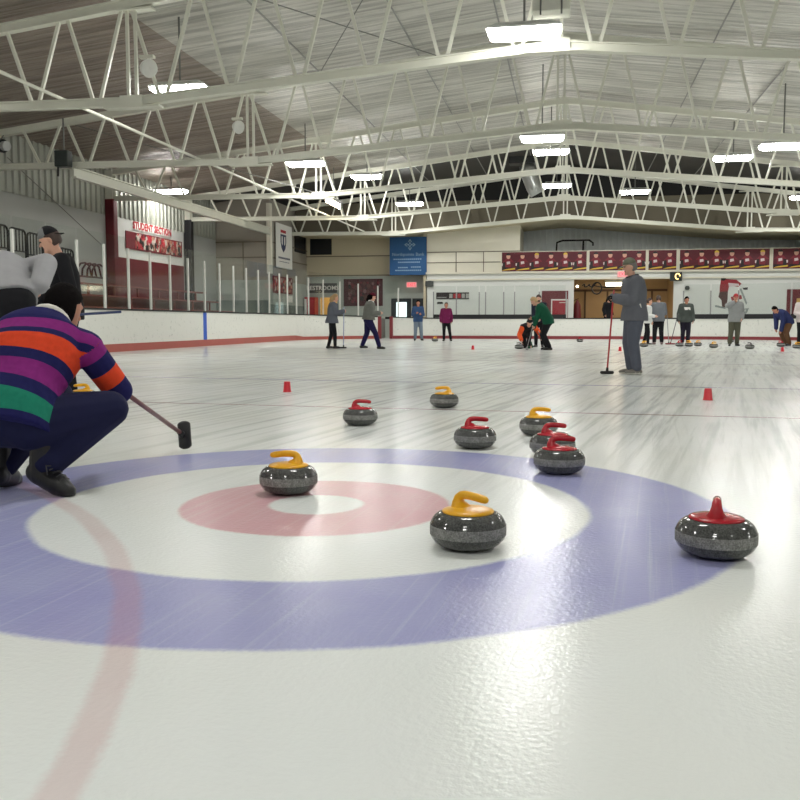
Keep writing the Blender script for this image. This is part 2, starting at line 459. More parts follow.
# roof
def roof(name, y0, y1, m, spans):
    bm = NB()
    for a, b in spans:
        poly(bm, [V((a, y0, ztop(a) + .28)), V((b, y0, ztop(b) + .28)), V((b, y1, ztop(b) + .28)), V((a, y1, ztop(a) + .28))], V((0, 0, .15)))
    struct(name, bm, m)
FOILD = foil_material('shade_painted_insulation', (166, 154, 143), .35)  # darker brown paints in the dimness of the roof over the stands
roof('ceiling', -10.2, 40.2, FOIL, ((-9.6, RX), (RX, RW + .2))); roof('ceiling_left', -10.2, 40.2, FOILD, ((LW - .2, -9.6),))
roof('ceiling_far', 40.2, 51.2, DARKROOF, ((LW - .2, RX), (RX, RW + .2)))

# columns with padded covers on the left wall
def column(y, padm, padname, lab, z0=1.2, z1=5.45):
    t = thing('wall_column', lab, 'column', (LW + .22, y, 0), None)
    bm = NB(); bx(bm, LW + .02, LW + .32, y - .14, y - .12, 0, 6.5); bx(bm, LW + .02, LW + .32, y + .12, y + .14, 0, 6.5); bx(bm, LW + .16, LW + .18, y - .12, y + .12, 0, 6.5)
    obj('steel_column', bm, STEEL, t)
    if padm:
        bm = NB(); bx(bm, LW + .0, LW + .36, y - .16, y + .16, z0, z1); obj(padname, bm, padm, t, bevel=.04)
column(31.7, MAROON, 'padded_cover', 'white steel wall column wrapped in a dark red padded cover')
column(38.7, mat('black_pad', (20, 20, 22), .6), 'padded_cover', 'wall column wrapped in a black padded cover, right of the student section sign')

# ---------------------------------------------------------------- rink boards and shield glass
def rink_path():
    P = [(-12.5, y) for y in (-9, 0, 10, 16, 22, 28, 34, 39)]
    for k in range(1, 13):
        a = PI - k * PI / 24; P.append((-6.5 + 6 * math.cos(a), 39 + 6 * math.sin(a)))
    P += [(-6.5 + 3 * k, 45) for k in range(1, 5)]
    for k in range(1, 13):
        a = PI / 2 - k * PI / 24; P.append((6.2 + 6 * math.cos(a), 39 + 6 * math.sin(a)))
    P += [(12.2, y) for y in (30, 20, 10, -9)]
    return [V((x, y, 0)) for x, y in P]
RP = rink_path()
def bh(p):
    if p.x < -12.4 and p.y < 39: return 1.21
    if p.x < -6.5: return 1.21 - .17 * (1 - max(0, (-6.5 - p.x) / 6))
    return 1.04
def outw(P, i):
    a = P[max(0, i - 1)]; b = P[min(len(P) - 1, i + 1)]
    d = (b - a).normalized(); return V((-d.y, d.x, 0))
def ribbon(bm, P, o0, o1, z0, z1, mi=0):
    rings = []
    for i, p in enumerate(P):
        o = outw(P, i); za = z0(p) if callable(z0) else z0; zb = z1(p) if callable(z1) else z1
        a, b = p + o * o0, p + o * o1
        rings.append([V((a.x, a.y, za)), V((b.x, b.y, za)), V((b.x, b.y, zb)), V((a.x, a.y, zb))])
    skin_rings(bm, rings, True, mi)
def board_material():
    m, nt, p = newmat('scuffed_white_boards')
    geo = node(nt, 'ShaderNodeNewGeometry')
    n = node(nt, 'ShaderNodeTexNoise', Scale=9., Detail=6., Roughness=.7); nt.links.new(geo.outputs['Position'], n.inputs['Vector'])
    n2 = node(nt, 'ShaderNodeTexNoise', Scale=.7); nt.links.new(geo.outputs['Position'], n2.inputs['Vector'])
    f = mth(nt, 'MULTIPLY', sstep(nt, n.outputs['Fac'], .56, .72), mth(nt, 'MULTIPLY', n2.outputs['Fac'], 1.1))
    nt.links.new(mixc(nt, f, rgb((236, 237, 230)), rgb((150, 156, 146))), p.inputs['Base Color'])
    p.inputs['Roughness'].default_value = .35
    return m
BOARDM = board_material()
i_g0, i_g1 = 15, 16                                # the open gate in the far left curve
def boards(name, lab, P):
    bm = NB(); ribbon(bm, P, 0, .12, .0, lambda p: bh(p) - .05)
    t = obj(name, bm, BOARDM); tag(t, lab, 'rink boards')
    bm = NB(); ribbon(bm, P, -.02, .0, 0, lambda p: .15 + .07 * (p.x < -12.4)); obj('kick_strip', bm, KICK if P[0].x < -12 and P[0].y < 0 else KICKD, t)
    bm = NB(); ribbon(bm, P, -.03, .16, lambda p: bh(p) - .05, bh); obj('top_cap', bm, BLACK, t)
    return t
split = 14
G0 = V((-9.85, 0, 0)); 
arcp = lambda k: V((-6.5 + 6 * math.cos(PI - k * PI / 24), 39 + 6 * math.sin(PI - k * PI / 24), 0))
PL = RP[:15] + [arcp(8.0)]; PR = [arcp(8.95)] + RP[17:]
bL = boards('dasher_boards', 'white rink boards with red kick strip and black cap along the left side', PL)
bR = boards('dasher_boards', 'white rink boards along the far end below the player banners', PR)
bm = NB(); bx(bm, -12.53, -12.495, 29.32, 29.62, 0.0, 1.2)
obj('blue_line_stripe', bm, BLUE, bL)
# open gate
pa, pb = PL[-1], PR[0]
gt = thing('rink_gate', 'dark red framed open gate in the boards at the far left corner', 'gate', (pa + pb) / 2)
for q in (pa, pb):
    bm = NB(); d = (pb - pa).normalized() * (1 if q is pa else -1)
    beam(bm, q + d * .07, q + d * .07 + V((0, 0, 1.12)), .14, .16); obj('gate_post', bm, KICKD, gt)
bm = NB(); o_ = outw([pa, pb], 0); beam(bm, (pa + pb) / 2 + o_ * .5 + V((0, 0, .03)), (pa + pb) / 2 + o_ * .5 + V((0, 0, 1.02)), .9, .05)
gp = obj('gate_panel', bm, mat('gate_grey', (140, 136, 130), .6), gt)
bm = NB(); bx(bm, pa.x + .25, pb.x - .05, (pa.y + pb.y) / 2 + .3, (pa.y + pb.y) / 2 + .45, .98, 1.1); obj('top_pad', bm, BLACK, gt)

def gz(p): return 3.25 if p.y < 39 and p.x < -12 else (3.25 - .62 * (1 - max(0, (-6.5 - p.x) / 6)) if p.x < -6.5 else 2.63)
def shield(name, lab, pts, postm, rail=False):
    t = thing(name, lab, 'safety glass', (pts[0].x, pts[0].y, bh(pts[0])))
    if rail:
        bm = NB(); ribbon(bm, pts, -.035, .035, lambda p: bh(p), lambda p: bh(p) + .17); obj('base_rail', bm, BLACK, t)
    for i, p in enumerate(pts):
        z0 = bh(p) - .0
        bm = NB(); bx(bm, p.x - .03, p.x + .03, p.y - .03, p.y + .03, z0, gz(p) - .3); obj('glass_post', bm, postm, t)
        if i + 1 < len(pts):
            q = pts[i + 1]; d = (q - p); u = d.normalized() * .035
            a, b = p + u, q - u; n = V((-u.y, u.x, 0)).normalized() * .006
            bm = NB()
            poly(bm, [V((a.x, a.y, bh(a) - .0)), V((b.x, b.y, bh(b) - .0)), V((b.x, b.y, gz(b))), V((a.x, a.y, gz(a)))], n * 2)
            obj('glass_pane', bm, GLASS, t)
    return t
Lp = [V((-12.57, 22.8 + 1.37 * k, 0)) for k in range(-5, 12)]
for k in range(0, 8):
    a = PI - k * PI / 18 ; Lp.append(V((-6.5 + 6.07 * math.cos(a), 39 + 6.07 * math.sin(a), 0)))
shield('rink_glass', 'clear shield glass with white posts above the left boards', Lp, mat('white_post', (226, 226, 220), .4))
Fp = [V((x, 45.07, 0)) for x in (-6.83, -5.67, -4.52, -4.2, -3.3, -2.76, -1.55, -.24)]
shield('rink_glass', 'clear shield glass above the far boards, left of the wooden entrance hall', Fp, mat('grey_post', (150, 152, 150), .4), True)
Fp = [V((x, 45.07, 0)) for x in (5.3, 6.55)] 
for k in (2, 5, 8, 11):
    a = PI / 2 - k * PI / 24; Fp.append(V((6.2 + 6.07 * math.cos(a), 39 + 6.07 * math.sin(a), 0)))
shield('rink_glass', 'clear shield glass above the far boards, right of the wooden entrance hall', Fp, mat('grey_post', (0, 0, 0)), True)

# ---------------------------------------------------------------- roof trusses
def truss(y, lab):
    t = thing('roof_truss', lab, 'roof truss', (RX, y, 5.2), 'white steel roof trusses')
    def pb_(x): return V((x, y, zbot(x)))
    def pt_(x): return V((x, y, ztop(x)))
    for nm, pts, h in (('bottom_chord', [pb_(x) for x in (LW + .3, -9, RX, 8.3, RW - .1)], .15), ('top_chord', [pt_(x) for x in (LW + .3, RX, RW - .1)], .17)):
        bm = NB()
        for a, b in zip(pts, pts[1:]):
            for s in (-.03, .03): beam(bm, a + V((0, s, 0)), b + V((0, s, 0)), .02, h)
            for s in (-.5, .5): beam(bm, a + V((0, 0, h * s)), b + V((0, 0, h * s)), .18, .026)
        obj(nm, bm, STEEL, t)
    def member(nm, a, b, wd=.065):
        bm = NB(); beam(bm, a, b, wd, wd); obj(nm, bm, STEEL, t)
    tops = [-9.1 - 1.42 * k for k in range(6)] + [RX - 8.65 + 8.65 * k / 6 for k in range(7)] + [RX + 8.65 * k / 6 for k in range(1, 7)] + [8.3 + 1.4 * k for k in range(1, 6)]
    tops = sorted(set(round(x, 3) for x in tops)); tops = [a for i, a in enumerate(tops) if i == 0 or a - tops[i - 1] > .4]
    for a, b in zip(tops, tops[1:]):
        m_ = (a + b) / 2
        member('web_member', pt_(a + .08), pb_(m_ - .065)); member('web_member', pt_(b - .08), pb_(m_ + .065))
    for x in (-9.0, RX, 8.3):
        for s in (-.09, .09): member('post', pt_(x + s), pb_(x + s), .06)
        bm = NB(); bx(bm, x - .62, x + .62, y - .12, y + .12, zbot(x) - .13, zbot(x) - .09); bx(bm, x - .25, x + .25, y - .1, y - .085, zbot(x) - .1, zbot(x) + .12); obj('splice_plate', bm, STEEL, t)
        bm = NB(); bx(bm, x - .5, x + .5, y - .1, y + .1, ztop(x) - .14, ztop(x) - .10); obj('splice_plate', bm, STEEL, t)
for y, l in zip(TY, ('white steel roof truss nearest the camera, running out of the top of the picture', 'second white steel roof truss from the camera', 'third white steel roof truss, in the middle of the row', 'fourth white steel roof truss, where the silver roof colour ends', 'farthest white steel roof truss, at the soffit above the far wall')):
    truss(y, l)
bm = NB(); bx(bm, -14.53, -14.37, 24.6, 42.1, 5.36, 5.40); bx(bm, -14.46, -14.44, 24.6, 42.1, 5.1, 5.40); bx(bm, -14.53, -14.37, 24.6, 42.1, 5.07, 5.11)
tag(obj('eaves_girder', bm, STEEL), 'long white steel girder running away under the truss ends on the left', 'girder')
bm = NB(); tube(bm, [(-10.62, -8, 5.52), (-10.62, 46, 5.52)], .036, 10)
tag(obj('tie_pipe', bm, STEEL), 'long white tie pipe lying along the bottom chords of the trusses', 'pipe')
for x, lab in ((-7.0, 'thin dark conduit under the left roof slope, farthest left'), (-4.2, 'thin dark conduit under the left roof slope, middle one'), (-1.9, 'thin dark conduit under the left roof slope, next to the ridge'), (3.5, 'thin dark conduit under the right roof slope, near the ridge'), (5.6, 'thin dark conduit under the right roof slope, farther right')):
    bm = NB(); tube(bm, [(x, -8, ztop(x) + .2), (x, 45, ztop(x) + .2)], .022, 6)
    tag(obj('roof_conduit', bm, mat('conduit_grey', (140, 140, 136), .5)), lab, 'pipe', 'conduits under the roof')
def rod(a, b, lab):
    bm = NB(); tube(bm, [a, b], .014, 6); tag(obj('bracing_rod', bm, STEELD), lab, 'rod', 'bracing rods between trusses')
rod((-7, 17.8, ztop(-7)), (-3.6, 24.6, ztop(-3.6)), 'thin bracing rod crossing the first roof bay, rising to the right')
rod((-3.6, 17.8, ztop(-3.6)), (-7, 24.6, ztop(-7)), 'thin bracing rod crossing the first roof bay, falling to the right')
rod((-14.4, 24.7, 6.6), (-9.2, 31.6, 5.5), 'thin bracing rod sloping across the second bay on the left')
rod((LW + .1, 25.5, 5.9), (LW + .1, 31.3, 3.6), 'thin diagonal rod against the left corrugated wall')

# ---------------------------------------------------------------- hanging lamps
LENS = None
def lens_material():
    m = bpy.data.materials.new('lamp_lens'); m.use_nodes = True
    nt = m.node_tree; p = nt.nodes['Principled BSDF']
    p.inputs['Base Color'].default_value = (.9, .9, .85, 1)
    p.inputs['Emission Color'].default_value = (1, .99, .955, 1); p.inputs['Emission Strength'].default_value = LAMP
    return m
LAMP = 36.
LENSM = lens_material()
LAMP1 = None
def lamp(x, y, z, lab, group='hanging high-bay lamps'):
    global LAMP1
    if LAMP1 is None:
        t = thing('high_bay_lamp', lab, 'lamp', (0, 0, 0), group)
        bm = NB()
        r = [[V((sx * a, sy * b, zz)) for sx, sy in ((-1, -1), (1, -1), (1, 1), (-1, 1))] for a, b, zz in ((.66, .26, 0), (.66, .26, .04), (.52, .15, .10), (.50, .13, .13))]
        skin_rings(bm, r); obj('housing', bm, mat('lamp_housing', (206, 208, 204), .4), t)
        bm = NB()
        r = [[V((sx * a, sy * b, zz)) for sx, sy in ((-1, -1), (1, -1), (1, 1), (-1, 1))] for a, b, zz in ((.54, .17, -.12), (.62, .235, -.07), (.64, .25, 0))]
        skin_rings(bm, r); obj('lens', bm, LENSM, t)
        LAMP1 = t
    else:
        t = LAMP1.copy(); COL.objects.link(t); t['label'] = lab; t['group'] = group
        for ch in list(LAMP1.children):
            if ch.name.startswith('hanger'): continue
            c = ch.copy(); COL.objects.link(c); c.parent = t
    t.location = (x, y, z)
    bm = NB(); tube(bm, [(0, 0, .12), (0, 0, ztop(x) + .3 - z)], .022, 6)
    h = bpy.data.meshes.new('hanger'); bm.to_mesh(h); bm.free()
    link('hanger', h, STEELD, t)
for a in (( -8.76, 19.5, 6.1, 'lit lamp hanging near the left kink of the nearest truss'),
          (-.90, 16.6, 6.0, 'large lit lamp hanging under the ridge below the white box'),
          (-9.07, 30.3, 6.3, 'large lit lamp at left hanging just in front of the third truss'),
          (-.94, 28.0, 6.4, 'lit lamp under the ridge, second of the column from above'),
          (-.8, 33.5, 7.0, 'lit lamp under the ridge, third of the column from above'),
          (-8.44, 37.1, 6.9, 'lit lamp on the left between third and fourth truss, right of the bigger one'),
          (-.72, 41.7, 7.0, 'lit lamp under the ridge, lowest of the column'),
          (-7.8, 43.6, 6.6, 'small far lit lamp above the blue banner'),
          (2.74, 42.2, 6.7, 'lit lamp right of the ridge above the player banners'),
          (6.03, 28.4, 6.0, 'lit lamp cut by the right edge of the picture, upper one'),
          (5.5, 33.66, 6.6, 'lit lamp on the right hanging below the third truss'),
          (10.2, 43.2, 6.4, 'small far lit lamp at the right edge of the picture'),
          (-16.3, 35.2, 6.25, 'lit lamp close to the left wall above the student section sign')): lamp(*a)
for x, y in ((-8.8, 9), (-8.8, 1), (-.9, 6), (-.9, -3), (6.8, 6), (6.8, -4), (6.6, 18), (12.4, 22), (12.4, 34), (-15.5, 16), (15, 6), (-8.8, -6)):  # unseen lamps, added to brighten the near ice
    lamp(x, y, 6.1, 'added unseen lamp brightening the near ice, outside the picture', 'added lamps outside the picture')

# flood light, loudspeakers, projector, ridge unit, duct
t = thing('floodlight', 'small tilted warm floodlight hanging behind the third truss at left', 'lamp', (-10.2, 38.3, 6.05))
R_ = M.Rotation(math.radians(28), 3, 'Y') @ M.Rotation(math.radians(-30), 3, 'X')
bm = NB(); box(bm, (-10.2, 38.3, 6.05), (.8, .45, .14), R_); obj('housing', bm, STEELD, t)
bm = NB(); box(bm, V((-10.2, 38.3, 6.05)) + R_ @ V((0, 0, -.08)), (.72, .38, .03), R_)
mw = LENSM.copy(); mw.name = 'flood_lens'; mw.node_tree.nodes['Principled BSDF'].inputs['Emission Color'].default_value = (1, .85, .6, 1); mw.node_tree.nodes['Principled BSDF'].inputs['Emission Strength'].default_value = 14
obj('lens', bm, mw, t)
bm = NB(); tube(bm, [(-10.2, 38.3, 6.1), (-10.2, 38.3, ztop(-10.2) + .3)], .02, 6); obj('hanger', bm, STEELD, t)
def speaker(c, lab):
    c = V(c); t = thing('loudspeaker', lab, 'loudspeaker', c, 'round loudspeakers on the trusses')
    d = V((.8, -.5, -.3)).normalized(); x, y = basis(d)
    bm = NB(); prof = ((-.16, .06), (-.08, .12), (.0, .16), (.09, .185), (.10, .17), (.06, .0))
    skin_rings(bm, [[c + d * s + (x * math.cos(2 * PI * k / 20) + y * math.sin(2 * PI * k / 20)) * max(r, .004) for k in range(20)] for s, r in prof]); obj('cone', bm, mat('speaker_white', (220, 220, 214), .5), t, True)
    bm = NB(); box(bm, c + V((0, .02, .22)), (.3, .12, .06)); tube(bm, [c + V((0, .02, .2)), c], .02, 6); obj('bracket', bm, STEEL, t)
speaker((-8.55, 17.45, 5.98), 'round white loudspeaker on the nearest truss')
speaker((-9.3, 24.45, 6.3), 'round white loudspeaker on the second truss')
t = thing('projector', 'dark green box light hanging at the left end of the second truss', 'lamp', (-14.56, 24.3, 5.6))
bm = NB(); box(bm, (-14.56, 24.25, 5.55), (.42, .3, .46)); obj('casing', bm, mat('dark_green_box', (36, 44, 42), .4), t, bevel=.03)
bm = NB(); tube(bm, [(-14.56, 24.3, 5.75), (-14.56, 24.3, ztop(-14.56))], .025, 6); obj('hanger', bm, STEELD, t)
bm = NB(); tube(bm, [(-14.7, 24.2, 5.35), (-14.7, 24.18, 5.05)], .03, 8); obj('lever', bm, BLKM, t)
t = thing('spotlight', 'black spotlight at the far left end of the second truss', 'lamp', (-16.6, 24.4, 6.0))
bm = NB(); tube(bm, [(-17.0, 24.4, 6.05), (-16.45, 24.2, 5.98)], [.16, .2], 14); obj('casing', bm, BLACK, t)
bm = NB(); tube(bm, [(-16.45, 24.2, 5.98), (-16.28, 24.13, 5.96)], [.13, .14], 14); obj('lens_hood', bm, mat('pale_lens', (190, 192, 190), .3), t)
bm = NB(); tube(bm, [(-16.7, 24.35, 6.1), (-16.7, 24.6, ztop(-16.7) - .1)], .02, 6); obj('bracket', bm, STEELD, t)
t = thing('ridge_heater', 'white sheet metal box unit hung at the ridge above the nearest truss', 'heater', (-.42, 17.0, 6.5))
bm = NB(); bx(bm, -.77, -.10, 16.75, 17.25, 6.38, 7.6); obj('casing', bm, mat('cream_sheet_metal', (214, 214, 202), .4), t, bevel=.02)
bm = NB(); bx(bm, -.77, -.10, 16.74, 17.26, 6.9, 6.93); obj('lid_seam', bm, STEELD, t)
for x in (-.62, -.25):
    bm = NB(); tube(bm, [(x, 16.72, 6.30), (x, 16.72, 6.72)], .016, 8); ball(bm, (x, 16.72, 6.74), .03, seg=8); obj('hanger_bolt', bm, STEELD, t)
bm = NB(); tube(bm, [(-.10, 17, 7.0), (.04, 17, 7.0), (.04, 17, 8.3)], .025, 8); obj('supply_pipe', bm, STEELD, t)
t = thing('roof_fan', 'dark roof fan with silver duct left of the ridge at the far end', 'ventilator', (-2.2, 40.0, 7.8))
bm = NB(); bx(bm, -2.75, -1.6, 39.7, 40.4, 7.68, 7.98); obj('fan_box', bm, BLKM, t, bevel=.02)
bm = NB(); tube(bm, [(-2.0, 40.1, 7.65), (-1.9, 40.1, 7.3), (-1.65, 40.15, 6.7), (-1.5, 40.2, 6.42)], [.34, .36, .36, .34], 20); obj('duct', bm, mat('galvanised_duct', (176, 178, 176), .3, .8), t, True)

# ---------------------------------------------------------------- stands on the left
t = thing('bleachers', 'brown red stepped bleachers behind the glass along the left wall', 'bleachers', (-15.2, 30, 0))
for k in range(4):
    x1 = -14.1 - .65 * k; z = .55 + .42 * k
    bm = NB(); bx(bm, x1 - .65, x1, 19, 38.2, 0, z - .05); obj('riser', bm, mat('dark_riser', (104, 72, 68), .7), t)
    bm = NB(); bx(bm, x1 - .42, x1 - .05, 19, 38.2, z + .3, z + .35)
    for j in range(11): bx(bm, x1 - .28, x1 - .22, 19.4 + 1.8 * j, 19.48 + 1.8 * j, z - .05, z + .3)
    obj('bench', bm, WOODB, t)
for i, y in enumerate((21.6, 22.42, 23.24, 24.06, 24.88)):
    zt = (3.46, 3.42, 3.36, 3.22, 3.06)[i]; xx = -15.15
    t = thing('guard_rail', ('tallest black tubular guard rail at the left edge, behind the bent man', 'black tubular guard rail, second from the left edge', 'black tubular guard rail left of the man in the cap', 'black tubular guard rail behind the man in the cap', 'lowest black tubular guard rail, right of the man in the cap')[i], 'railing', (xx, y + .4, 1.4), 'black guard rails on the stands')
    bm = NB(); pts = [(xx, y, 1.45)] + [(xx, y, zt - .12), (xx, y + .04, zt - .03), (xx, y + .12, zt), (xx, y + .62, zt - .02), (xx, y + .70, zt - .06), (xx, y + .74, zt - .14)] + [(xx, y + .74, 1.45)]
    tube(bm, pts, .03, 8); obj('frame_tube', bm, BLKM, t)
    bm = NB()
    for k in range(1, 5): tube(bm, [(xx, y + .148 * k, zt - .01), (xx, y + .148 * k, zt - .62)], .018, 6)
    tube(bm, [(xx, y, zt - .62), (xx, y + .74, zt - .62)], .02, 6); obj('bars', bm, BLKM, t)
t = thing('bench_rack', 'dark red curved rail rack on the stands beside the man in the cap', 'railing', (-15.1, 26.9, 1.4))
bm = NB()
for k in range(4): tube(bm, [(-15.1, 25.7 + .3 * k, 2.25), (-15.1, 25.75 + .3 * k, 2.5), (-15.1, 25.95 + .3 * k, 2.66), (-15.1, 26.2 + .3 * k, 2.7), (-15.1, 26.45 + .3 * k, 2.62), (-15.1, 26.6 + .3 * k, 2.25)], .03, 8)
tube(bm, [(-15.1, 25.6, 2.27), (-15.1, 27.6, 2.27)], .03, 8)
for y_ in (25.7, 27.5): tube(bm, [(-15.1, y_, 1.4), (-15.1, y_, 2.27)], .03, 8)
obj('frame_tube', bm, mat('dark_maroon_tube', (62, 24, 30), .5), t)

# ---------------------------------------------------------------- signs and pictures
def sheet(name, lab, cat, x0, x1, z0, z1, y, m, th=.03, group=None):
    bm = NB(); bx(bm, x0, x1, y - th, y, z0, z1)
    return tag(obj(name, bm, m, None, loc=((x0 + x1) / 2, y, z0)), lab, cat, group)
XW = LW + .05
def yz(bm, y0, y1, z0, z1, x, th=.02, mi=0): bx(bm, x, x + th, y0, y1, z0, z1, mi)
bm = NB(); yz(bm, 33.78, 36.95, 4.52, 4.86, XW)
t = tag(obj('student_section_sign', bm, WHITE, None, loc=(XW, 35.4, 4.52)), 'white sign with red words STUDENT SECTION on the left wall', 'sign')
words('STUDENT SECTION', .40, REDP, 'lettering', t, (XW + .024, 35.36, 4.69), (0, 1, 0), (0, 0, 1), bold=.035)
def crowd_picture(bm, u0, u1, v0, v1, P, n, seed, layers=4):
    """many small patches of colour, like a printed crowd photo; P(u, v, k) -> point, k = layer"""
    rnd = random.Random(seed)
    for i in range(n):
        u = rnd.uniform(u0, u1); v = rnd.uniform(v0, v1); r = rnd.uniform(.05, .13)
        k = 1 + i % 6
        pts = [P(min(u1, max(u0, u + r * math.cos(a))), min(v1, max(v0, v + r * 1.2 * math.sin(a))), k * .0015) for a in (0.3, 1.3, 2.5, 3.6, 4.7, 5.6)]
        vs = [bm.verts.new(p) for p in pts]
        f = bm.faces.new(vs); f.material_index = rnd.choice((1, 1, 2, 3, 4, 4))
CROWD = [mat('print_dark_red', (120, 24, 40), .5), mat('print_red', (190, 50, 62), .5), mat('print_pale', (206, 196, 186), .5), mat('print_black', (40, 32, 34), .5), mat('print_skin', (196, 146, 122), .5)]
bm = NB(); yz(bm, 33.0, 38.2, 3.72, 4.42, XW)
crowd_picture(bm, 33.75, 38.1, 3.78, 4.38, lambda u, v, k: V((XW + .02 + k, u, v)), 260, 3)
tag(obj('crowd_picture', bm, CROWD, None, loc=(XW, 35.6, 3.72)), 'long red photo banner of a crowd below the student section sign', 'banner')
# hanging white banner with shield
t = thing('hanging_banner', 'tall white hanging banner with a red and navy shield', 'banner', (-14.4, 44.2, 3.5))
bm = NB(); yz(bm, 42.95, 45.55, 3.56, 5.76, -14.42, .02); obj('cloth', bm, WHITE, t)
bm = NB(); P = lambda u, v: V((-14.40, 44.1 + u, 4.95 + v))
poly(bm, [P(-.42, .38), P(.42, .38), P(.42, .52), P(-.42, .52)], V((.006, 0, 0)), 1)
poly(bm, [P(-.45, .3), P(.45, .3), P(.45, -.1), P(.3, -.4), P(0, -.6), P(-.3, -.4), P(-.45, -.1)], V((.005, 0, 0)), 0)
poly(bm, [P(-.3, .2), P(-.12, .2), P(-.12, -.25), P(-.3, -.15)], V((.008, 0, 0)), 2); poly(bm, [P(.12, .2), P(.3, .2), P(.3, -.15), P(.12, -.25)], V((.008, 0, 0)), 2)
obj('shield_emblem', bm, [mat('print_navy', (40, 46, 84), .5), REDP, WHITE], t)
bm = NB()
for (a, b, z, h) in ((-.95, .95, 4.02, .09), (-.8, .8, 3.86, .03)):
    n = 14
    for k in range(n):
        u = a + (b - a) * k / n; poly(bm, [V((-14.40, 44.25 + u, z)), V((-14.40, 44.25 + u + (b - a) / n * .7, z)), V((-14.40, 44.25 + u + (b - a) / n * .7, z + h)), V((-14.40, 44.25 + u, z + h))], V((.005, 0, 0)))
obj('printed_text', bm, mat('print_navy', (0, 0, 0)), t)
# posters on the block's side
bm = NB(); yz(bm, 42.5, 45.6, 2.28, 3.12, -14.44, .03)
crowd_picture(bm, 42.6, 45.5, 2.35, 3.05, lambda u, v, k: V((-14.41 + k, u, v)), 90, 5)
tag(obj('photo_poster', bm, CROWD, None, loc=(-14.44, 44, 2.28)), 'red photo poster below the shield banner', 'poster')
bm = NB(); yz(bm, 44.75, 45.6, 1.86, 2.2, -14.45, .03); tag(obj('notice_sign', bm, WHITE, None, loc=(-14.45, 45.2, 1.86)), 'small white notice below the red photo poster', 'notice')
# restrooms sign, vending machine
t = sheet('restroom_sign', 'dark sign reading RESTROOMS above the lit doorway', 'sign', -14.42, -12.75, 2.45, 2.98, Y0 - .04, mat('sign_grey', (84, 84, 84), .5))
words('RESTROOMS', .33, WHITE, 'lettering', t, (-13.58, Y0 - .074, 2.71), (1, 0, 0), (0, 0, 1), bold=.02)
t = thing('vending_machine', 'red and white vending machine beside the lit doorway', 'vending machine', (-14.0, Y0 - .45, 0))
bm = NB(); bx(bm, -14.42, -13.82, Y0 - .8, Y0 - .08, 0, 2.2); obj('cabinet', bm, REDP, t, bevel=.03)
bm = NB(); bx(bm, -14.40, -14.28, Y0 - .83, Y0 - .8, .5, 2.1); obj('white_panel', bm, WHITE, t)
bm = NB(); bx(bm, -14.2, -13.9, Y0 - .83, Y0 - .8, .9, 2.05); obj('display_window', bm, mat('print_red', (0, 0, 0)), t)
bm = NB(); bx(bm, -13.3, -12.75, Y0 + .6, Y0 + .8, 2.28, 2.38); t = thing('passage_lamp', 'warm lamp in the restroom doorway', 'lamp', (-13.0, Y0 + .7, 2.28))
pm = LENSM.copy(); pm.name = 'warm_lens'; pm.node_tree.nodes['Principled BSDF'].inputs['Emission Color'].default_value = (1, .86, .6, 1); pm.node_tree.nodes['Principled BSDF'].inputs['Emission Strength'].default_value = 5
obj('lens', bm, pm, t)
# framed dark red picture board
bm = NB(); bx(bm, -12.36, -10.16, Y0 - .08, Y0 - .03, 1.72, 3.2)
crowd_picture(bm, -12.1, -10.3, 1.85, 3.05, lambda u, v, k: V((u, Y0 - .08 - k, v)), 60, 9)
tag(obj('picture_board', bm, [mat('print_deep_maroon', (70, 20, 30), .5), mat('print_maroon2', (104, 30, 42), .5), mat('print_mauve', (120, 84, 86), .5), mat('print_black', (0, 0, 0)), mat('print_brown', (90, 52, 48), .5)], None, loc=(-11.2, Y0 - .05, 1.72)), 'dark red picture board on the far wall behind the woman in the maroon hat', 'picture')
# door with bright window
bm = NB(); bx(bm, -9.68, -8.58, Y0 - .09, Y0 - .03, 0, 2.12); d1 = struct('door_1', bm, mat('dark_door', (34, 40, 44), .4))
bm = NB(); bx(bm, -9.40, -8.82, Y0 - .1, Y0 - .085, .95, 1.92)
dm, nt, p = newmat('daylight_pane'); p.inputs['Emission Color'].default_value = rgb((214, 240, 240)); p.inputs['Emission Strength'].default_value = 1.0; p.inputs['Base Color'].default_value = (.2, .2, .2, 1)
obj('door_window', bm, dm, d1)
bm = NB(); bx(bm, -8.5, -7.75, Y0 - .09, Y0 - .03, 0, 2.12); struct('door_2', bm, mat('dark_door', (0, 0, 0)))
def exit_sign(x, y, z, lab, s=1.):
    t = thing('exit_sign', lab, 'sign', (x, y, z), 'exit signs')
    bm = NB(); bx(bm, x - .27 * s, x + .27 * s, y - .07, y, z, z + .28 * s); obj('casing', bm, mat('exit_box', (225, 150, 150), .4, emit=.35), t)
    words('EXIT', .22 * s, mat('exit_red', (225, 40, 60), .4, emit=1.2), 'lettering', t, (x, y - .074, z + .14 * s), (1, 0, 0), (0, 0, 1))
exit_sign(-8.55, Y0 - .04, 2.72, 'small exit sign above the dark door at the far left')
exit_sign(2.58, YB - .12, 3.12, 'lit red exit sign above the wooden entrance hall')
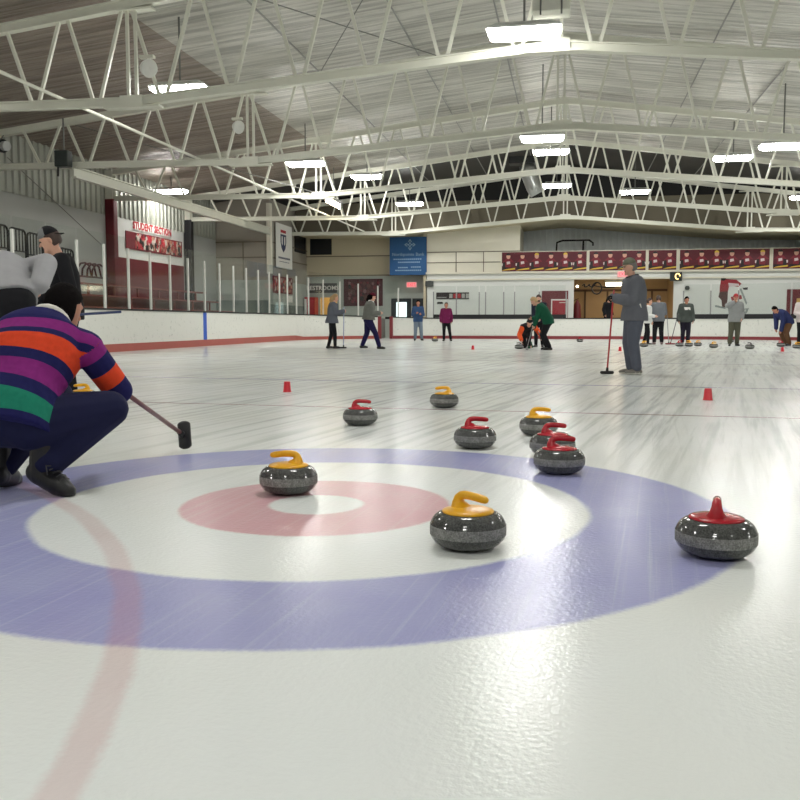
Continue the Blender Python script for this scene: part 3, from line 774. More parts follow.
# blue banner
t = thing('blue_banner', 'blue hanging banner with pale diamond emblem and lettering', 'banner', (-8.56, YB - .1, 3.33))
bm = NB(); bx(bm, -9.56, -7.56, YB - .10, YB - .08, 3.33, 5.34); obj('cloth', bm, NAVYB, t)
bm = NB(); c_ = V((-8.46, YB - .102, 4.93))
for k in range(4):
    a = k * PI / 2
    for s in (1, .62):
        q = [c_ + V((math.cos(a + da) * rr * s, 0, math.sin(a + da) * rr * s)) for da, rr in ((0, .30), (.55, .19), (.78, .10), (-.78, .10), (-.55, .19))]
        if s == 1: poly(bm, [q[0], q[1], c_ + (q[1] - c_) * .8, c_ + (q[0] - c_) * .78, c_ + (q[4] - c_) * .8, q[4]], V((0, -.004, 0)))
        else: poly(bm, [q[0], q[2], q[3]], V((0, -.004, 0)))
obj('emblem', bm, PALEB, t)
words('Northpointe Bank', .235, PALEB, 'lettering', t, (-8.56, YB - .104, 4.42), (1, 0, 0), (0, 0, 1))
bm = NB()
for z, a, b in ((4.14, -9.35, -7.75), (3.98, -9.1, -7.85), (3.70, -9.1, -8.5), (3.72, -8.4, -7.75), (3.55, -9.25, -7.75)):
    n = int((b - a) / .11)
    for k in range(n): bx(bm, a + .11 * k, a + .11 * k + .075, YB - .105, YB - .10, z, z + .06)
obj('printed_text', bm, PALEB, t)
# player banners on the parapet
PC = [mat('print_maroon', (92, 18, 34), .5), mat('print_jersey', (128, 26, 44), .5), mat('print_face', (216, 164, 142), .5), mat('print_dark', (34, 22, 26), .5), mat('print_white', (220, 205, 205), .5), GOLD]
def player_banner(x0, x1, n, lab, seed):
    t = thing('player_banner', lab, 'banner', ((x0 + x1) / 2, YB - .02, 3.47), 'player photo banners on the far parapet')
    y = YB - .03; z0, z1 = 3.47, 4.46
    bm = NB(); bx(bm, x0, x1, y, YB, z0, z1)
    rnd = random.Random(seed); wd = (x1 - x0) / n
    def q(pts, k, mi): poly(bm, [V((px_, y - .002 * k, pz)) for px_, pz in pts], V((0, -.002, 0)), mi)
    for i in range(n):
        c = x0 + wd * (i + .5); s = rnd.choice((-1, 1)); lo, hi = c - wd * .48, c + wd * .48
        cl = lambda v: min(hi, max(lo, v))
        q([(cl(c - .30), z0 + .1), (cl(c + .30), z0 + .1), (cl(c + .27), z0 + .5), (c + .1, z0 + .68), (c - .1, z0 + .68), (cl(c - .27), z0 + .5)], 1, 1)
        q([(cl(c - .30), z0 + .12), (cl(c - .14), z0 + .12), (cl(c - .16), z0 + .5), (cl(c - .29), z0 + .46)], 2, 3 if s < 0 else 0)
        q([(cl(c + .12), z0 + .12), (cl(c + .30), z0 + .14), (cl(c + .28), z0 + .46), (cl(c + .15), z0 + .5)], 2, 0 if s < 0 else 3)
        q([(c + .11 * math.cos(a), z0 + .78 + .14 * math.sin(a)) for a in [k * PI / 5 for k in range(10)]], 3, 2)
        q([(c + .115 * math.cos(a), z0 + .83 + .11 * math.sin(a)) for a in [k * PI / 5 for k in range(6)]], 4, rnd.choice((3, 3, 0, 5)) if i % 3 else 3)
        q([(c - .08, z0 + .36), (c + .1, z0 + .40), (c + .08, z0 + .52), (c - .09, z0 + .5)], 3, 4)
        q([(cl(c + s * .3), z0 + .28), (cl(c + s * .42), z0 + .3), (cl(c + s * .40), z0 + .42), (cl(c + s * .28), z0 + .42)], 5, 4)
        q([(cl(c - .4), z0 + .04), (cl(c + .4), z0 + .10), (cl(c + .4), z0 + .18), (cl(c - .1), z0 + .12)], 6, 5)
        q([(cl(c - .42), z0 + .08), (cl(c - .05), z0 + .13), (cl(c + .3), z0 + .2), (cl(c - .3), z0 + .22)], 5, 3)
    obj('printed_cloth', bm, PC, t)
    bm = NB()
    for x in (x0, x1): bx(bm, x - .03, x + .03, YB - .06, YB - .03, z0 - .02, z1 + .03)
    obj('edge_rail', bm, CREAM, t)
player_banner(-3.62, .78, 6, 'player photo banner farthest left, starting beside the cream panels', 1)
player_banner(.86, 3.72, 4, 'player photo banner above the left half of the entrance hall', 2)
player_banner(3.8, 5.22, 2, 'short player photo banner right of the standing man', 3)
player_banner(5.32, 9.66, 6, 'long player photo banner above the skater wall graphic', 4)
player_banner(9.76, 14.2, 6, 'player photo banner cut by the right edge of the picture', 5)
# score strip, wall boxes, clock, coil
t = thing('record_board', 'narrow black and white record board with red squares on the far wall', 'sign', (-6.2, YB - .02, 2.0))
bm = NB(); bx(bm, -7.05, -5.3, YB - .04, YB, 2.05, 2.4); obj('backing', bm, mat('print_dark', (0, 0, 0)), t)
bm = NB()
for k in range(5): bx(bm, -6.35 + .22 * k, -6.18 + .22 * k, YB - .05, YB - .04, 2.1, 2.33, 1 if k in (1, 2) else 0)
bx(bm, -7.0, -6.5, YB - .05, YB - .04, 2.12, 2.16); obj('printed_squares', bm, [mat('print_grey', (170, 170, 165), .6), REDP], t)
sheet('sign_plate', 'tiny black plate below the record board', 'plate', -7.0, -6.7, 1.8, 1.9, YB, BLACK)
bm = NB(); bx(bm, -7.62, -7.2, YB - .16, YB, 2.72, 3.0); bx(bm, -7.5, -7.3, YB - .1, YB, 3.0, 3.1); tag(obj('wall_mounted_box', bm, mat('dark_grey_box', (70, 74, 72), .5), None, loc=(-7.4, YB, 2.7), bevel=.02), 'dark grey control box high on the far wall beside the blue banner', 'box')
t = thing('door_3_group', 'red double door with red panel above, on the far wall left of the entrance hall', 'door', (-.8, YB - .05, 0)); t.name = 'red_door'
bm = NB(); bx(bm, -1.5, -.15, YB - .05, YB, 0, 2.45); obj('surround', bm, MAROON, t)
bm = NB(); bx(bm, -1.02, -.96, YB - .09, YB - .05, 0, 2.0); bx(bm, -.24, -.18, YB - .09, YB - .05, 0, 2.0); bx(bm, -1.02, -.18, YB - .09, YB - .05, 1.95, 2.02); obj('door_frame', bm, WHITE, t)
bm = NB(); bx(bm, -.96, -.24, YB - .08, YB - .05, 0, 1.95); dd = obj('door_leaf', bm, mat('door_red', (160, 30, 46), .4), t)
bm = NB(); bx(bm, -.6, -.28, YB - .11, YB - .08, 1.82, 1.86); obj('door_closer', bm, STEEL, dd)
t = thing('red_door', 'dark red door with yellow notice at the right edge of the far wall', 'door', (11.2, YB - .05, 0))
bm = NB(); bx(bm, 10.5, 11.9, YB - .07, YB - .005, 0, 2.45); obj('door_leaf', bm, MAROON, t)
bm = NB(); bx(bm, 10.95, 11.4, YB - .085, YB - .07, 1.5, 2.0); obj('notice', bm, mat('yellow_notice', (200, 160, 90), .5), t)
t = thing('wall_clock_box', 'dark box with a glowing yellow dial above the hall corner', 'clock', (5.17, YB - .1, 2.9))
bm = NB(); bx(bm, 4.88, 5.46, YB - .22, YB - .12, 2.9, 3.34); obj('casing', bm, mat('dark_green_box', (0, 0, 0)), t)
bm = NB(); tube(bm, [V((5.25, YB - .24, 3.13)) + V((.11 * math.cos(a), 0, .14 * math.sin(a))) for a in [k * PI / 8 for k in range(14)]], .03, 6); obj('dial', bm, mat('dial_glow', (255, 214, 130), .4, emit=1.5), t)
bm = NB(); ball(bm, (5.75, YB - .06, 2.55), .12, seg=12); tag(obj('wall_bell', bm, mat('dark_grey_box', (0, 0, 0)), None, True, loc=(5.75, YB, 2.55)), 'small dark bell on the white wall below the clock box', 'bell')
t = thing('hall_lamp', 'glowing ceiling lamp in the wooden entrance hall', 'lamp', (2.4, 48.6, 2.8))
bm = NB(); bx(bm, 1.78, 3.02, 48.4, 48.7, 2.72, 2.9); obj('lens', bm, pm, t)
bm = NB(); bx(bm, 1.72, 3.08, 48.36, 48.74, 2.9, 3.02); obj('housing', bm, STEEL, t)
bm = NB(); pts = [(.55 + .16 * k / 4 + .05 * math.sin(k), YB + .35, 2.72 + .07 * math.sin(k * .9)) for k in range(16)]
pts += [(1.3 + .25 * math.cos(a), YB + .35, 2.58 + .3 * math.sin(a)) for a in [PI / 2 - k * .5 for k in range(24)]] + [(1.75, YB + .35, 2.62), (2.2, YB + .35, 2.64)]
tag(obj('coiled_hose', bm, BLKM, None) if tube(bm, pts, .035, 8) else None, 'black looped hose hanging in the entrance hall opening', 'hose')
bm = NB(); ball(bm, (.3, YB + .3, 2.68), .07, seg=10); tag(obj('bulb', bm, pm, None, True, loc=(.3, YB + .3, 2.68)), 'tiny glowing bulb at the left corner of the entrance hall', 'lamp')
# painted skater graphic on the far wall
t = thing('wall_graphic', 'flat red skater graphic with stick on the far white wall', 'wall graphic', (8.0, YB - .01, 1.3))
def gp_(px_, py_): return V((7.17 + (px_ - 717) * .0494, YB - .004, 3.09 - (py_ - 277) * .05))
bm = NB()
def flat(pts, mi, k): poly(bm, [gp_(*p_) + V((0, -.003 * k, 0)) for p_ in pts], V((0, -.003, 0)), mi)
flat([(721, 280), (726, 279), (736, 280), (741, 284), (738, 287), (729, 286), (728, 292), (720, 293), (720, 287)], 0, 1)
flat([(720, 292), (728, 291), (728, 299), (727, 307), (723, 308), (722, 300), (719, 297)], 1, 1)
flat([(721, 277), (724, 276.5), (726, 279), (724, 281), (721, 280.5)], 2, 2)
flat([(728, 283), (738, 284), (739, 286), (729, 287)], 3, 3)
flat([(731, 297), (741, 295), (742, 299), (732, 301)], 0, 1)
flat([(716, 305), (719, 305.5), (727, 307.5), (726, 309), (716, 307)], 4, 1)
flat([(739, 289), (741, 288.5), (747, 303), (746, 305)], 4, 1)
flat([(742, 288), (747, 287.5), (747, 290), (743, 290)], 2, 2)
flat([(743, 309), (749, 308), (747, 313), (743, 316), (742, 314), (745, 312), (746, 310)], 4, 1)
obj('printed_figure', bm, [mat('print_jersey2', (150, 34, 44), .5), mat('print_brown2', (88, 58, 54), .5), mat('print_dark', (0, 0, 0)), mat('print_white', (0, 0, 0)), mat('print_steel', (150, 158, 156), .5)], t)
# desk frame standing on the mezzanine
t = thing('mezzanine_frame', 'thin dark frame standing on the mezzanine behind the player banners', 'frame', (-.2, 49.5, 3.42))
bm = NB(); tube(bm, [(-.9, 49.5, 3.42), (-.8, 49.5, 5.1), (-.5, 49.5, 5.2), (.9, 49.5, 5.2), (1.1, 49.5, 5.05), (1.1, 49.5, 4.9)], .05, 8)
tube(bm, [(.55, 49.5, 3.42), (.6, 49.5, 5.2)], .05, 8); obj('frame_tube', bm, BLKM, t)

# ---------------------------------------------------------------- curling stones, cups
def granite(name, c, rough):
    m, nt, p = newmat(name)
    tc = node(nt, 'ShaderNodeTexCoord')
    v = node(nt, 'ShaderNodeTexNoise', Scale=190., Detail=3., Roughness=.7); nt.links.new(tc.outputs['Object'], v.inputs['Vector'])
    v2 = node(nt, 'ShaderNodeTexNoise', Scale=60., Detail=2.); nt.links.new(tc.outputs['Object'], v2.inputs['Vector'])
    f = mth(nt, 'ADD', mth(nt, 'MULTIPLY', v.outputs['Fac'], .7), mth(nt, 'MULTIPLY', v2.outputs['Fac'], .3))
    b = rgb(c); d = tuple(x * .6 for x in b[:3]) + (1,); l = tuple(x * 1.5 for x in b[:3]) + (1,)
    nt.links.new(mixc(nt, sstep(nt, f, .38, .64), d, l), p.inputs['Base Color'])
    p.inputs['Roughness'].default_value = rough
    return m
GRAN = granite('polished_granite', (80, 81, 79), .09); GBAND = granite('hammered_granite_band', (128, 128, 125), .8)
YEL = mat('yellow_plastic', (238, 176, 22), .3, 0, .03); REDH = mat('red_plastic', (176, 26, 40), .25, 0, .05)
DKH = mat('dark_plastic', (50, 44, 46), .3)
ST = {}
def stone(kind, x, y, ang, lab, grp, band=True):
    """ang: direction the grip points, measured from the viewer's right towards away"""
    m = {'yellow': YEL, 'red': REDH, 'dark': DKH}[kind]
    d = VR * math.cos(math.radians(ang)) + VF * math.sin(math.radians(ang)); rz = math.atan2(d.y, d.x)
    if kind not in ST:
        t = thing('curling_stone', lab, 'curling stone', (0, 0, 0), grp)
        prof = [(.002, .001), (.066, .001), (.084, .004), (.108, .012), (.125, .025), (.1350, .039), (.1390, .0495), (.1402, .051), (.1410, .070), (.1404, .0890), (.1388, .0905), (.1350, .102), (.1255, .117), (.111, .128), (.093, .1335), (.06, .135), (.002, .135)]
        mis = [0] * 7 + [1, 1] + [0] * 7
        bm = NB(); lathe(bm, prof, 48, (0, 0, 0), mis); b = obj('granite_body', bm, [GRAN, GBAND], t, True)
        for p_ in b.data.polygons: p_.use_smooth = True
        bm = NB(); lathe(bm, [(.093, .131), (.0965, .1345), (.094, .139), (.080, .1435), (.058, .147), (.035, .150), (.002, .151)], 40)
        hp_ = obj('handle_plate', bm, m, t, True)
        bm = NB()
        pts = [(-.034, 0, .132), (-.040, 0, .150), (-.045, 0, .165), (-.042, 0, .180), (-.031, 0, .1895), (-.014, 0, .193), (.015, 0, .1925), (.045, 0, .190), (.068, 0, .187), (.077, 0, .1855)]
        tube(bm, pts, [.046, .034, .024, .0185, .017, .016, .0155, .0155, .015, .0135], 16, 0, True)
        obj('handle_grip', bm, m, hp_, True)
        ST[kind] = t
    else:
        s = ST[kind]; t = s.copy(); COL.objects.link(t); t['label'] = lab; t['group'] = grp
        for ch in list(s.children):
            c = ch.copy(); COL.objects.link(c); c.parent = t
            for g_ in list(ch.children):
                d_ = g_.copy(); COL.objects.link(d_); d_.parent = c
    t.location = (x, y, 0); t.rotation_euler = (0, 0, rz)
    return t
near = 'curling stones around the near house'; far = 'curling stones at the far end'
for a in (('yellow', -.36, 3.24, -42, 'largest yellow handled curling stone, on the white ring of the house'),
          ('yellow', -1.335, 4.13, 176, 'yellow handled curling stone on the red ring beside the button'),
          ('red', .52, 3.29, 70, 'red handled curling stone on the blue ring at right, grip seen end on'),
          ('red', -.61, 5.87, 5, 'red handled curling stone standing alone just beyond the blue ring'),
          ('red', -1.66, 7.02, 0, 'red handled curling stone farther back at left, nearest to the left red cup'),
          ('yellow', -1.20, 8.63, 178, 'small yellow handled curling stone farthest back of the middle stones'),
          ('red', -.05, 4.97, 4, 'nearest red handled stone of the tight trio right of the middle'),
          ('red', -.10, 5.60, 6, 'red handled stone in the middle of the tight trio'),
          ('yellow', -.22, 6.62, 2, 'yellow handled stone at the back of the tight trio'),
          ('yellow', -4.86, 8.32, 190, 'yellow handled stone half hidden behind the crouching man')): stone(*a, near)
for a in (('yellow', 2.42, 31.04, 0, 'yellow handled stone behind the legs of the tall standing man'),
          ('red', 3.66, 31.9, 10, 'red handled stone touching a yellow one in front of the dark hoodie man'),
          ('yellow', 3.98, 32.0, 170, 'yellow handled stone touching the red one in front of the dark hoodie man'),
          ('yellow', 4.34, 32.5, 20, 'yellow handled stone right end of the row of three before the dark hoodie man'),
          ('yellow', 4.53, 30.25, 0, 'yellow handled stone alone between the dark hoodie man and the red cap man'),
          ('dark', 5.46, 29.33, 120, 'stone with a dark handle right of the man in the red cap'),
          ('red', 7.01, 32.3, 180, 'red handled stone in front of the bending person in blue at right'),
          ('yellow', 7.03, 30.17, 0, 'yellow handled stone at the right edge of the picture'),
          ('yellow', -5.73, 38.24, 0, 'yellow handled stone on the ice between the man in jeans and the woman in maroon'),
          ('red', .39, 38.4, 0, 'red handled stone lying far off, right of the delivering curler'),
          ('red', 6.5, 39.0, 0, 'red handled stone far off by the far boards at right'),
          ('dark', -1.56, 28.0, 200, 'stone under the delivering hand of the orange sleeved curler')): stone(*a, far)
CUPM = mat('red_cup_plastic', (206, 26, 44), .3, 0, .05)
def cup(x, y, h, lab):
    t = thing('plastic_cup', lab, 'cup', (x, y, 0), 'red cups upside down on the ice')
    k = h / .115
    bm = NB(); lathe(bm, [(.046 * k, 0), (.0465 * k, .006 * k), (.0445 * k, .008 * k), (.034 * k, h - .004), (.031 * k, h), (.002, h)], 24, (x, y, 0)); obj('cup_wall', bm, CUPM, t, True)
    bm = NB(); lathe(bm, [(.0475 * k, 0), (.050 * k, .003 * k), (.0475 * k, .008 * k), (.044 * k, .008 * k)], 24, (x, y, 0)); obj('rim', bm, CUPM, t, True)
cup(-3.3, 10.19, .125, 'red upside down cup on the ice at left, between the two thin lines')
cup(1.45, 9.97, .125, 'red upside down cup on the ice at right, nearest of the right side cups')
cup(1.41, 26.6, .125, 'tiny red cup between the broom and legs of the tall standing man')
cup(5.91, 27.0, .125, 'tiny red cup far off at the right edge')
cup(-2.91, 27.2, .125, 'tiny red cup far off left of the delivering curler')

# ---------------------------------------------------------------- people
SKIN = mat('skin', (214, 164, 140), .5, 0, .06); SKIN2 = mat('tanned_skin', (190, 132, 106), .5, 0, .06)
LIP = mat('lips', (176, 98, 92), .5); EYE = mat('eye_dark', (40, 30, 28), .2)
def fuse(bm, voxel, sm=4):
    me = bpy.data.meshes.new('tmp'); bmesh.ops.recalc_face_normals(bm, faces=bm.faces[:]); bm.to_mesh(me); bm.free()
    o = bpy.data.objects.new('tmp', me); COL.objects.link(o)
    r = o.modifiers.new('r', 'REMESH'); r.mode = 'VOXEL'; r.voxel_size = voxel
    s = o.modifiers.new('s', 'SMOOTH'); s.iterations = sm; s.factor = .5
    dg = bpy.context.evaluated_depsgraph_get()
    m2 = bpy.data.meshes.new_from_object(o.evaluated_get(dg))
    bpy.data.objects.remove(o); bpy.data.meshes.remove(me)
    return m2
def ik(a, b, l1, l2, hint):
    d = b - a; L = d.length
    if L > .995 * (l1 + l2): k = L / (.995 * (l1 + l2)); l1 *= k; l2 *= k
    if L < abs(l1 - l2) + 1e-3: L = abs(l1 - l2) + 1e-3
    u = d.normalized(); x = (l1 * l1 - l2 * l2 + L * L) / (2 * L); h = math.sqrt(max(0, l1 * l1 - x * x))
    n = hint - u * hint.dot(u)
    if n.length < 1e-4: n = V((0, 1, 0)) - u * u.y
    return a + u * x + n.normalized() * h
def hand_parts(bm, w, d, nrm, side, curl, k=1.0):
    d = d.normalized(); nrm = (nrm - d * nrm.dot(d)).normalized(); ac = d.cross(nrm) * side   # towards the thumb
    L = (.078, .086, .080, .062)
    for i in range(4):
        kn = w + d * (.088 - .006 * abs(i - 1)) + ac * (.030 - .020 * i)
        capsule(bm, w + ac * (.016 - .011 * i), kn, .0155 * k, .0125 * k, 8)
        p, q = kn, d.copy(); a = 0
        for s, f in enumerate((.46, .30, .24)):
            a += curl * (1.0, 1.15, .8)[s]
            q = d * math.cos(a) + nrm * math.sin(a)
            e = p + q * L[i] * f; capsule(bm, p, e, (.0095 - .0008 * s) * k, (.0088 - .0008 * s) * k, 8); p = e
    t0 = w + d * .022 + ac * .020; t1 = t0 + (d * .6 + ac * .75 + nrm * .25).normalized() * .042
    t2 = t1 + (d * .85 + ac * .15 + nrm * (.25 + .5 * curl)).normalized() * .032; t3 = t2 + (d * .8 - ac * .25 + nrm * (.3 + .6 * curl)).normalized() * .026
    capsule(bm, t0, t1, .0135 * k, .011 * k, 8); capsule(bm, t1, t2, .0108 * k, .0098 * k, 8); capsule(bm, t2, t3, .0095 * k, .0085 * k, 8)
def stand(**k):
    """joints of a figure 1.75 m tall facing +y; keyword overrides: lean, lean2, side, drop, wr_r, wr_l, an_r, an_l, turn, hx, hy, hz"""
    J = {}
    lean = math.radians(k.get('lean', 3)); l2 = math.radians(k.get('lean2', 6)); sd = math.radians(k.get('side', 0)); tw = math.radians(k.get('twist', 0))
    pel = V((k.get('px', 0), k.get('py', 0), .93 - k.get('drop', 0)))
    def up(a): return V((math.sin(sd), math.sin(a) * math.cos(sd), math.cos(a) * math.cos(sd)))
    u1, u2, u3 = up(lean), up((lean + l2) / 2), up(l2)
    r = V((math.cos(tw), math.sin(tw), 0)); r = (r - u3 * r.dot(u3)).normalized()
    waist = pel + u1 * .15; chest = waist + u2 * .20; shl = chest + u3 * .15; nb = shl + u3 * .07
    J['spine'] = [pel - (u1 * .4 + V((0, 0, .6))).normalized() * .10, pel, waist, chest, shl, nb]; J['right'] = [V((1, 0, 0)), V((1, 0, 0)), (V((1, 0, 0)) + r) / 2, r, r, r]
    J['sh'] = [shl + r * s * .175 + u3 * .0 for s in (1, -1)]
    J['hip'] = [pel + V((s * .085, 0, -.02)) for s in (1, -1)]
    J['an'] = [V(k.get('an_r', (.11, 0, .085))), V(k.get('an_l', (-.11, 0, .085)))]
    kh = [V(k.get('kh_r', (.1, 1, 0))), V(k.get('kh_l', (-.1, 1, 0)))]
    J['kn'] = [ik(J['hip'][i], J['an'][i], .418, .415, kh[i]) for i in (0, 1)]
    J['wr'] = [V(k.get('wr_r', J['sh'][0] + V((.07, .06, -.52)))), V(k.get('wr_l', J['sh'][1] + V((-.07, .06, -.52))))]
    eh = [V(k.get('eh_r', (.5, -1, -.2))), V(k.get('eh_l', (-.5, -1, -.2)))]
    J['el'] = [ik(J['sh'][i], J['wr'][i], .29, .26, eh[i]) for i in (0, 1)]
    J['hd'] = [V(k[q]) if q in k else (J['wr'][i] - J['el'][i]) for i, q in enumerate(('hd_r', 'hd_l'))]
    J['hn'] = [V(k[q]) if q in k else V((-s, .2, 0)) for q, s in (('hn_r', 1), ('hn_l', -1))]
    J['curl'] = [k.get('curl_r', .35), k.get('curl_l', .35)]
    J['toe'] = [V(k.get('toe_r', (.25, 1, 0))), V(k.get('toe_l', (-.25, 1, 0)))]
    hy = math.radians(k.get('hyaw', 0)); hp = math.radians(k.get('hpitch', 8))
    f = V((-math.sin(hy) * math.cos(hp), math.cos(hy) * math.cos(hp), -math.sin(hp)))
    hr = V((math.cos(hy), math.sin(hy), 0)); hu = hr.cross(f)
    J['neck'] = nb; J['head'] = nb + u3 * .05 + hu * .115 + f * .02; J['hf'], J['hr'], J['hu'] = f, hr, hu
    return J
TW = ((.160, .115), (.165, .120), (.140, .105), (.165, .118), (.165, .100), (.085, .075))
def torso(bm, J, off=0., k0=0, k1=6, wid=1., dep=1., n=24, flare=0.):
    sp = J['spine']; rings = []
    P = []
    for i in range(k0, k1 - 1):                       # subdivide the centre line
        for s in range(3):
            t = s / 3; P.append((sp[i].lerp(sp[i + 1], t), J['right'][i].lerp(J['right'][i + 1], t), TW[i][0] + (TW[i + 1][0] - TW[i][0]) * t, TW[i][1] + (TW[i + 1][1] - TW[i][1]) * t))
    P.append((sp[k1 - 1], J['right'][k1 - 1], *TW[k1 - 1]))
    for i, (c, r, a, b) in enumerate(P):
        d = (P[min(i + 1, len(P) - 1)][0] - P[max(i - 1, 0)][0]).normalized()
        r = (r - d * r.dot(d)).normalized(); f = d.cross(r)
        fl = flare * max(0, 1 - i / 6)
        A, B = a * wid + off + fl, b * dep + off + fl
        ring = []
        for k in range(n):
            t = 2 * PI * k / n; ct, st = math.cos(t), math.sin(t)
            ring.append(c + r * (A * math.copysign(abs(ct) ** .8, ct)) + f * (B * math.copysign(abs(st) ** .8, st)))
        rings.append(ring)
    skin_rings(bm, rings)
def to_world(me, loc, face, s):
    """face: compass of the figure in degrees: 0 away from the viewer, 90 to the right"""
    a = math.radians(face); f = VF * math.cos(a) + VR * math.sin(a); r = VR * math.cos(a) - VF * math.sin(a)
    R4 = M((r, f, V((0, 0, 1)))).transposed().to_4x4()
    me.transform(R4 @ M.Scale(s, 4))
def part(name, me, mats, t, smooth=True): return link(name, me, mats, t, smooth)
def head_shell(J, out, keep, n=28, drop=.82, sc=(.080, .100, .120), lift=0.):
    """cap of hair or cloth over the head; keep(rx, fy, uz) says where it shows"""
    bm = NB(); rings = []
    H = J['head'] + J['hu'] * lift
    for i in range(1, n // 2 + 4):
        t = PI * i / (n // 2 + 4); ring = []
        for k in range(n):
            a = 2 * PI * k / n
            q = (math.sin(t) * math.cos(a), math.sin(t) * math.sin(a), math.cos(t))
            r = keep(*q); r = drop + (1 + out - drop) * max(0, min(1, r)) + (random.uniform(-.022, .022) if out < .15 else 0)
            ring.append(H + J['hr'] * (q[0] * sc[0] * r) + J['hf'] * (q[1] * sc[1] * r - .004) + J['hu'] * (q[2] * sc[2] * r + .004))
        rings.append(ring)
    skin_rings(bm, rings)
    me = bpy.data.meshes.new('shell'); bmesh.ops.recalc_face_normals(bm, faces=bm.faces[:]); bm.to_mesh(me); bm.free(); return me
def rawmesh(bm):
    me = bpy.data.meshes.new('raw'); bmesh.ops.recalc_face_normals(bm, faces=bm.faces[:]); bm.to_mesh(me); bm.free(); return me
def hair_short(x, y, z): return (z - (.30 if y > 0 else -.55) - .35 * max(0, y) + .25 * abs(x)) * 6
def cap_line(x, y, z): return (z - .22) * 8
def person(label, loc, face, J, H=1.75, voxel=.014, skin=None, top=None, top_off=.022, hem=0, flare=0., sleeve=.96, legs=None, leg_off=.018, shoe=None, sole=None,
           hair=None, hairlong=0, hat=None, brim=None, brimdir=1, gloves=None, collar=None, group=None, shoe_k=1., collar_r=.024, beard=None, topname='jacket', hatname='cap', vest=None, fat=1., paint=None):
    s = H / 1.75; skin = skin or SKIN
    t = thing('person', label, 'person', loc, group)
    H_, f, r, u = J['head'], J['hf'], J['hr'], J['hu']
    # body: one continuous skin
    bm = NB(); torso(bm, J, -.016, 1, 6, wid=fat * .96, dep=fat * .94); capsule(bm, J['hip'][0] + V((0, 0, .02)), J['hip'][1] + V((0, 0, .02)), .088, .088)
    capsule(bm, J['neck'] - (J['neck'] - J['spine'][4]) * .6, J['head'] - u * .03, .062, .056)
    R3 = M((r, f, u)).transposed()
    ball(bm, H_ + u * .012, 1, (.076, .096, .112), R3, 20); ball(bm, H_ - u * .052 + f * .031, 1, (.057, .062, .062), R3, 16)
    capsule(bm, H_ + f * .086 + u * .012, H_ + f * .112 - u * .022, .010, .0145, 8)                # nose
    capsule(bm, H_ + f * .086 + u * .032 - r * .035, H_ + f * .086 + u * .032 + r * .035, .012, .012, 8)   # brow
    capsule(bm, H_ + f * .083 - u * .060 - r * .016, H_ + f * .083 - u * .060 + r * .016, .010, .010, 8)   # mouth
    ball(bm, H_ + f * .080 - u * .096, .026, (1, 1, 1), None, 10)                                   # chin
    for q in (1, -1): ball(bm, H_ + r * (q * .079) - u * .006 - f * .008, 1, (.010, .020, .032), R3, 10)
    for i, sd in ((0, 1), (1, -1)):
        capsule(bm, J['spine'][4] + (J['sh'][i] - J['spine'][4]) * .3, J['sh'][i], .06, .055); capsule(bm, J['sh'][i], J['el'][i], .048, .038); capsule(bm, J['el'][i], J['wr'][i], .038, .027)
        hand_parts(bm, J['wr'][i], J['hd'][i], J['hn'][i], sd, J['curl'][i])
        capsule(bm, J['hip'][i], J['kn'][i], .078, .052); capsule(bm, J['kn'][i], J['an'][i], .050, .038)
        td = J['toe'][i].normalized(); capsule(bm, J['an'][i] - V((0, 0, .03)), J['an'][i] - V((0, 0, .045)) + td * .12, .034, .026)
    me = fuse(bm, min(voxel, .011), 3)
    me.materials.clear()
    for p_ in me.polygons:
        q = p_.center - H_
        if abs(q.dot(r)) < .026 and q.dot(f) > .078 and -.069 < q.dot(u) < -.051: p_.material_index = 1
    to_world(me, loc, face, s); part('body', me, [skin, LIP], t)
    bm = NB()
    for q in (1, -1): ball(bm, H_ + r * (q * .031) + f * .087 + u * .012, .0095, seg=8)
    me = rawmesh(bm); to_world(me, loc, face, s); part('eyes', me, EYE, t)
    # legs
    bm = NB()
    pel = J['spine'][1]; hm_ = (J['hip'][0] + J['hip'][1]) / 2; h_ = [hm_.lerp(J['hip'][i], .8) + V((0, 0, .03)) for i in (0, 1)]
    capsule(bm, h_[0], h_[1], .102 * fat + leg_off, .102 * fat + leg_off)
    for i in (0, 1): capsule(bm, h_[i], h_[i].lerp(J['spine'][2] + (h_[i] - hm_) * .8, .75), .092 * fat + leg_off * .6, .088 * fat + leg_off * .4)
    capsule(bm, pel, J['spine'][2] * .5 + pel * .5, .115 * fat + leg_off, .105 * fat + leg_off)
    for i in (0, 1):
        capsule(bm, J['hip'][i], J['kn'][i], .086 * fat + leg_off, .056 + leg_off); a = J['an'][i] + (J['kn'][i] - J['an'][i]).normalized() * .03
        capsule(bm, J['kn'][i], a, .056 + leg_off, .040 + leg_off)
    me = fuse(bm, voxel, 4); me.materials.clear(); to_world(me, loc, face, s); part('trousers', me, legs, t)
    # upper garment
    bm = NB(); torso(bm, J, top_off, hem, 6, wid=fat, dep=fat, flare=flare)
    for i in (0, 1):
        capsule(bm, J['spine'][4] + (J['sh'][i] - J['spine'][4]) * .3, J['sh'][i], .062 + top_off, .056 + top_off)
        if vest is None:
            capsule(bm, J['sh'][i], J['el'][i], .050 + top_off, .040 + top_off); capsule(bm, J['el'][i], J['el'][i].lerp(J['wr'][i], sleeve), .040 + top_off, .028 + top_off)
    me = fuse(bm, voxel, 4); me.materials.clear()
    if paint: paint(me, J)
    to_world(me, loc, face, s); part(topname, me, top, t)
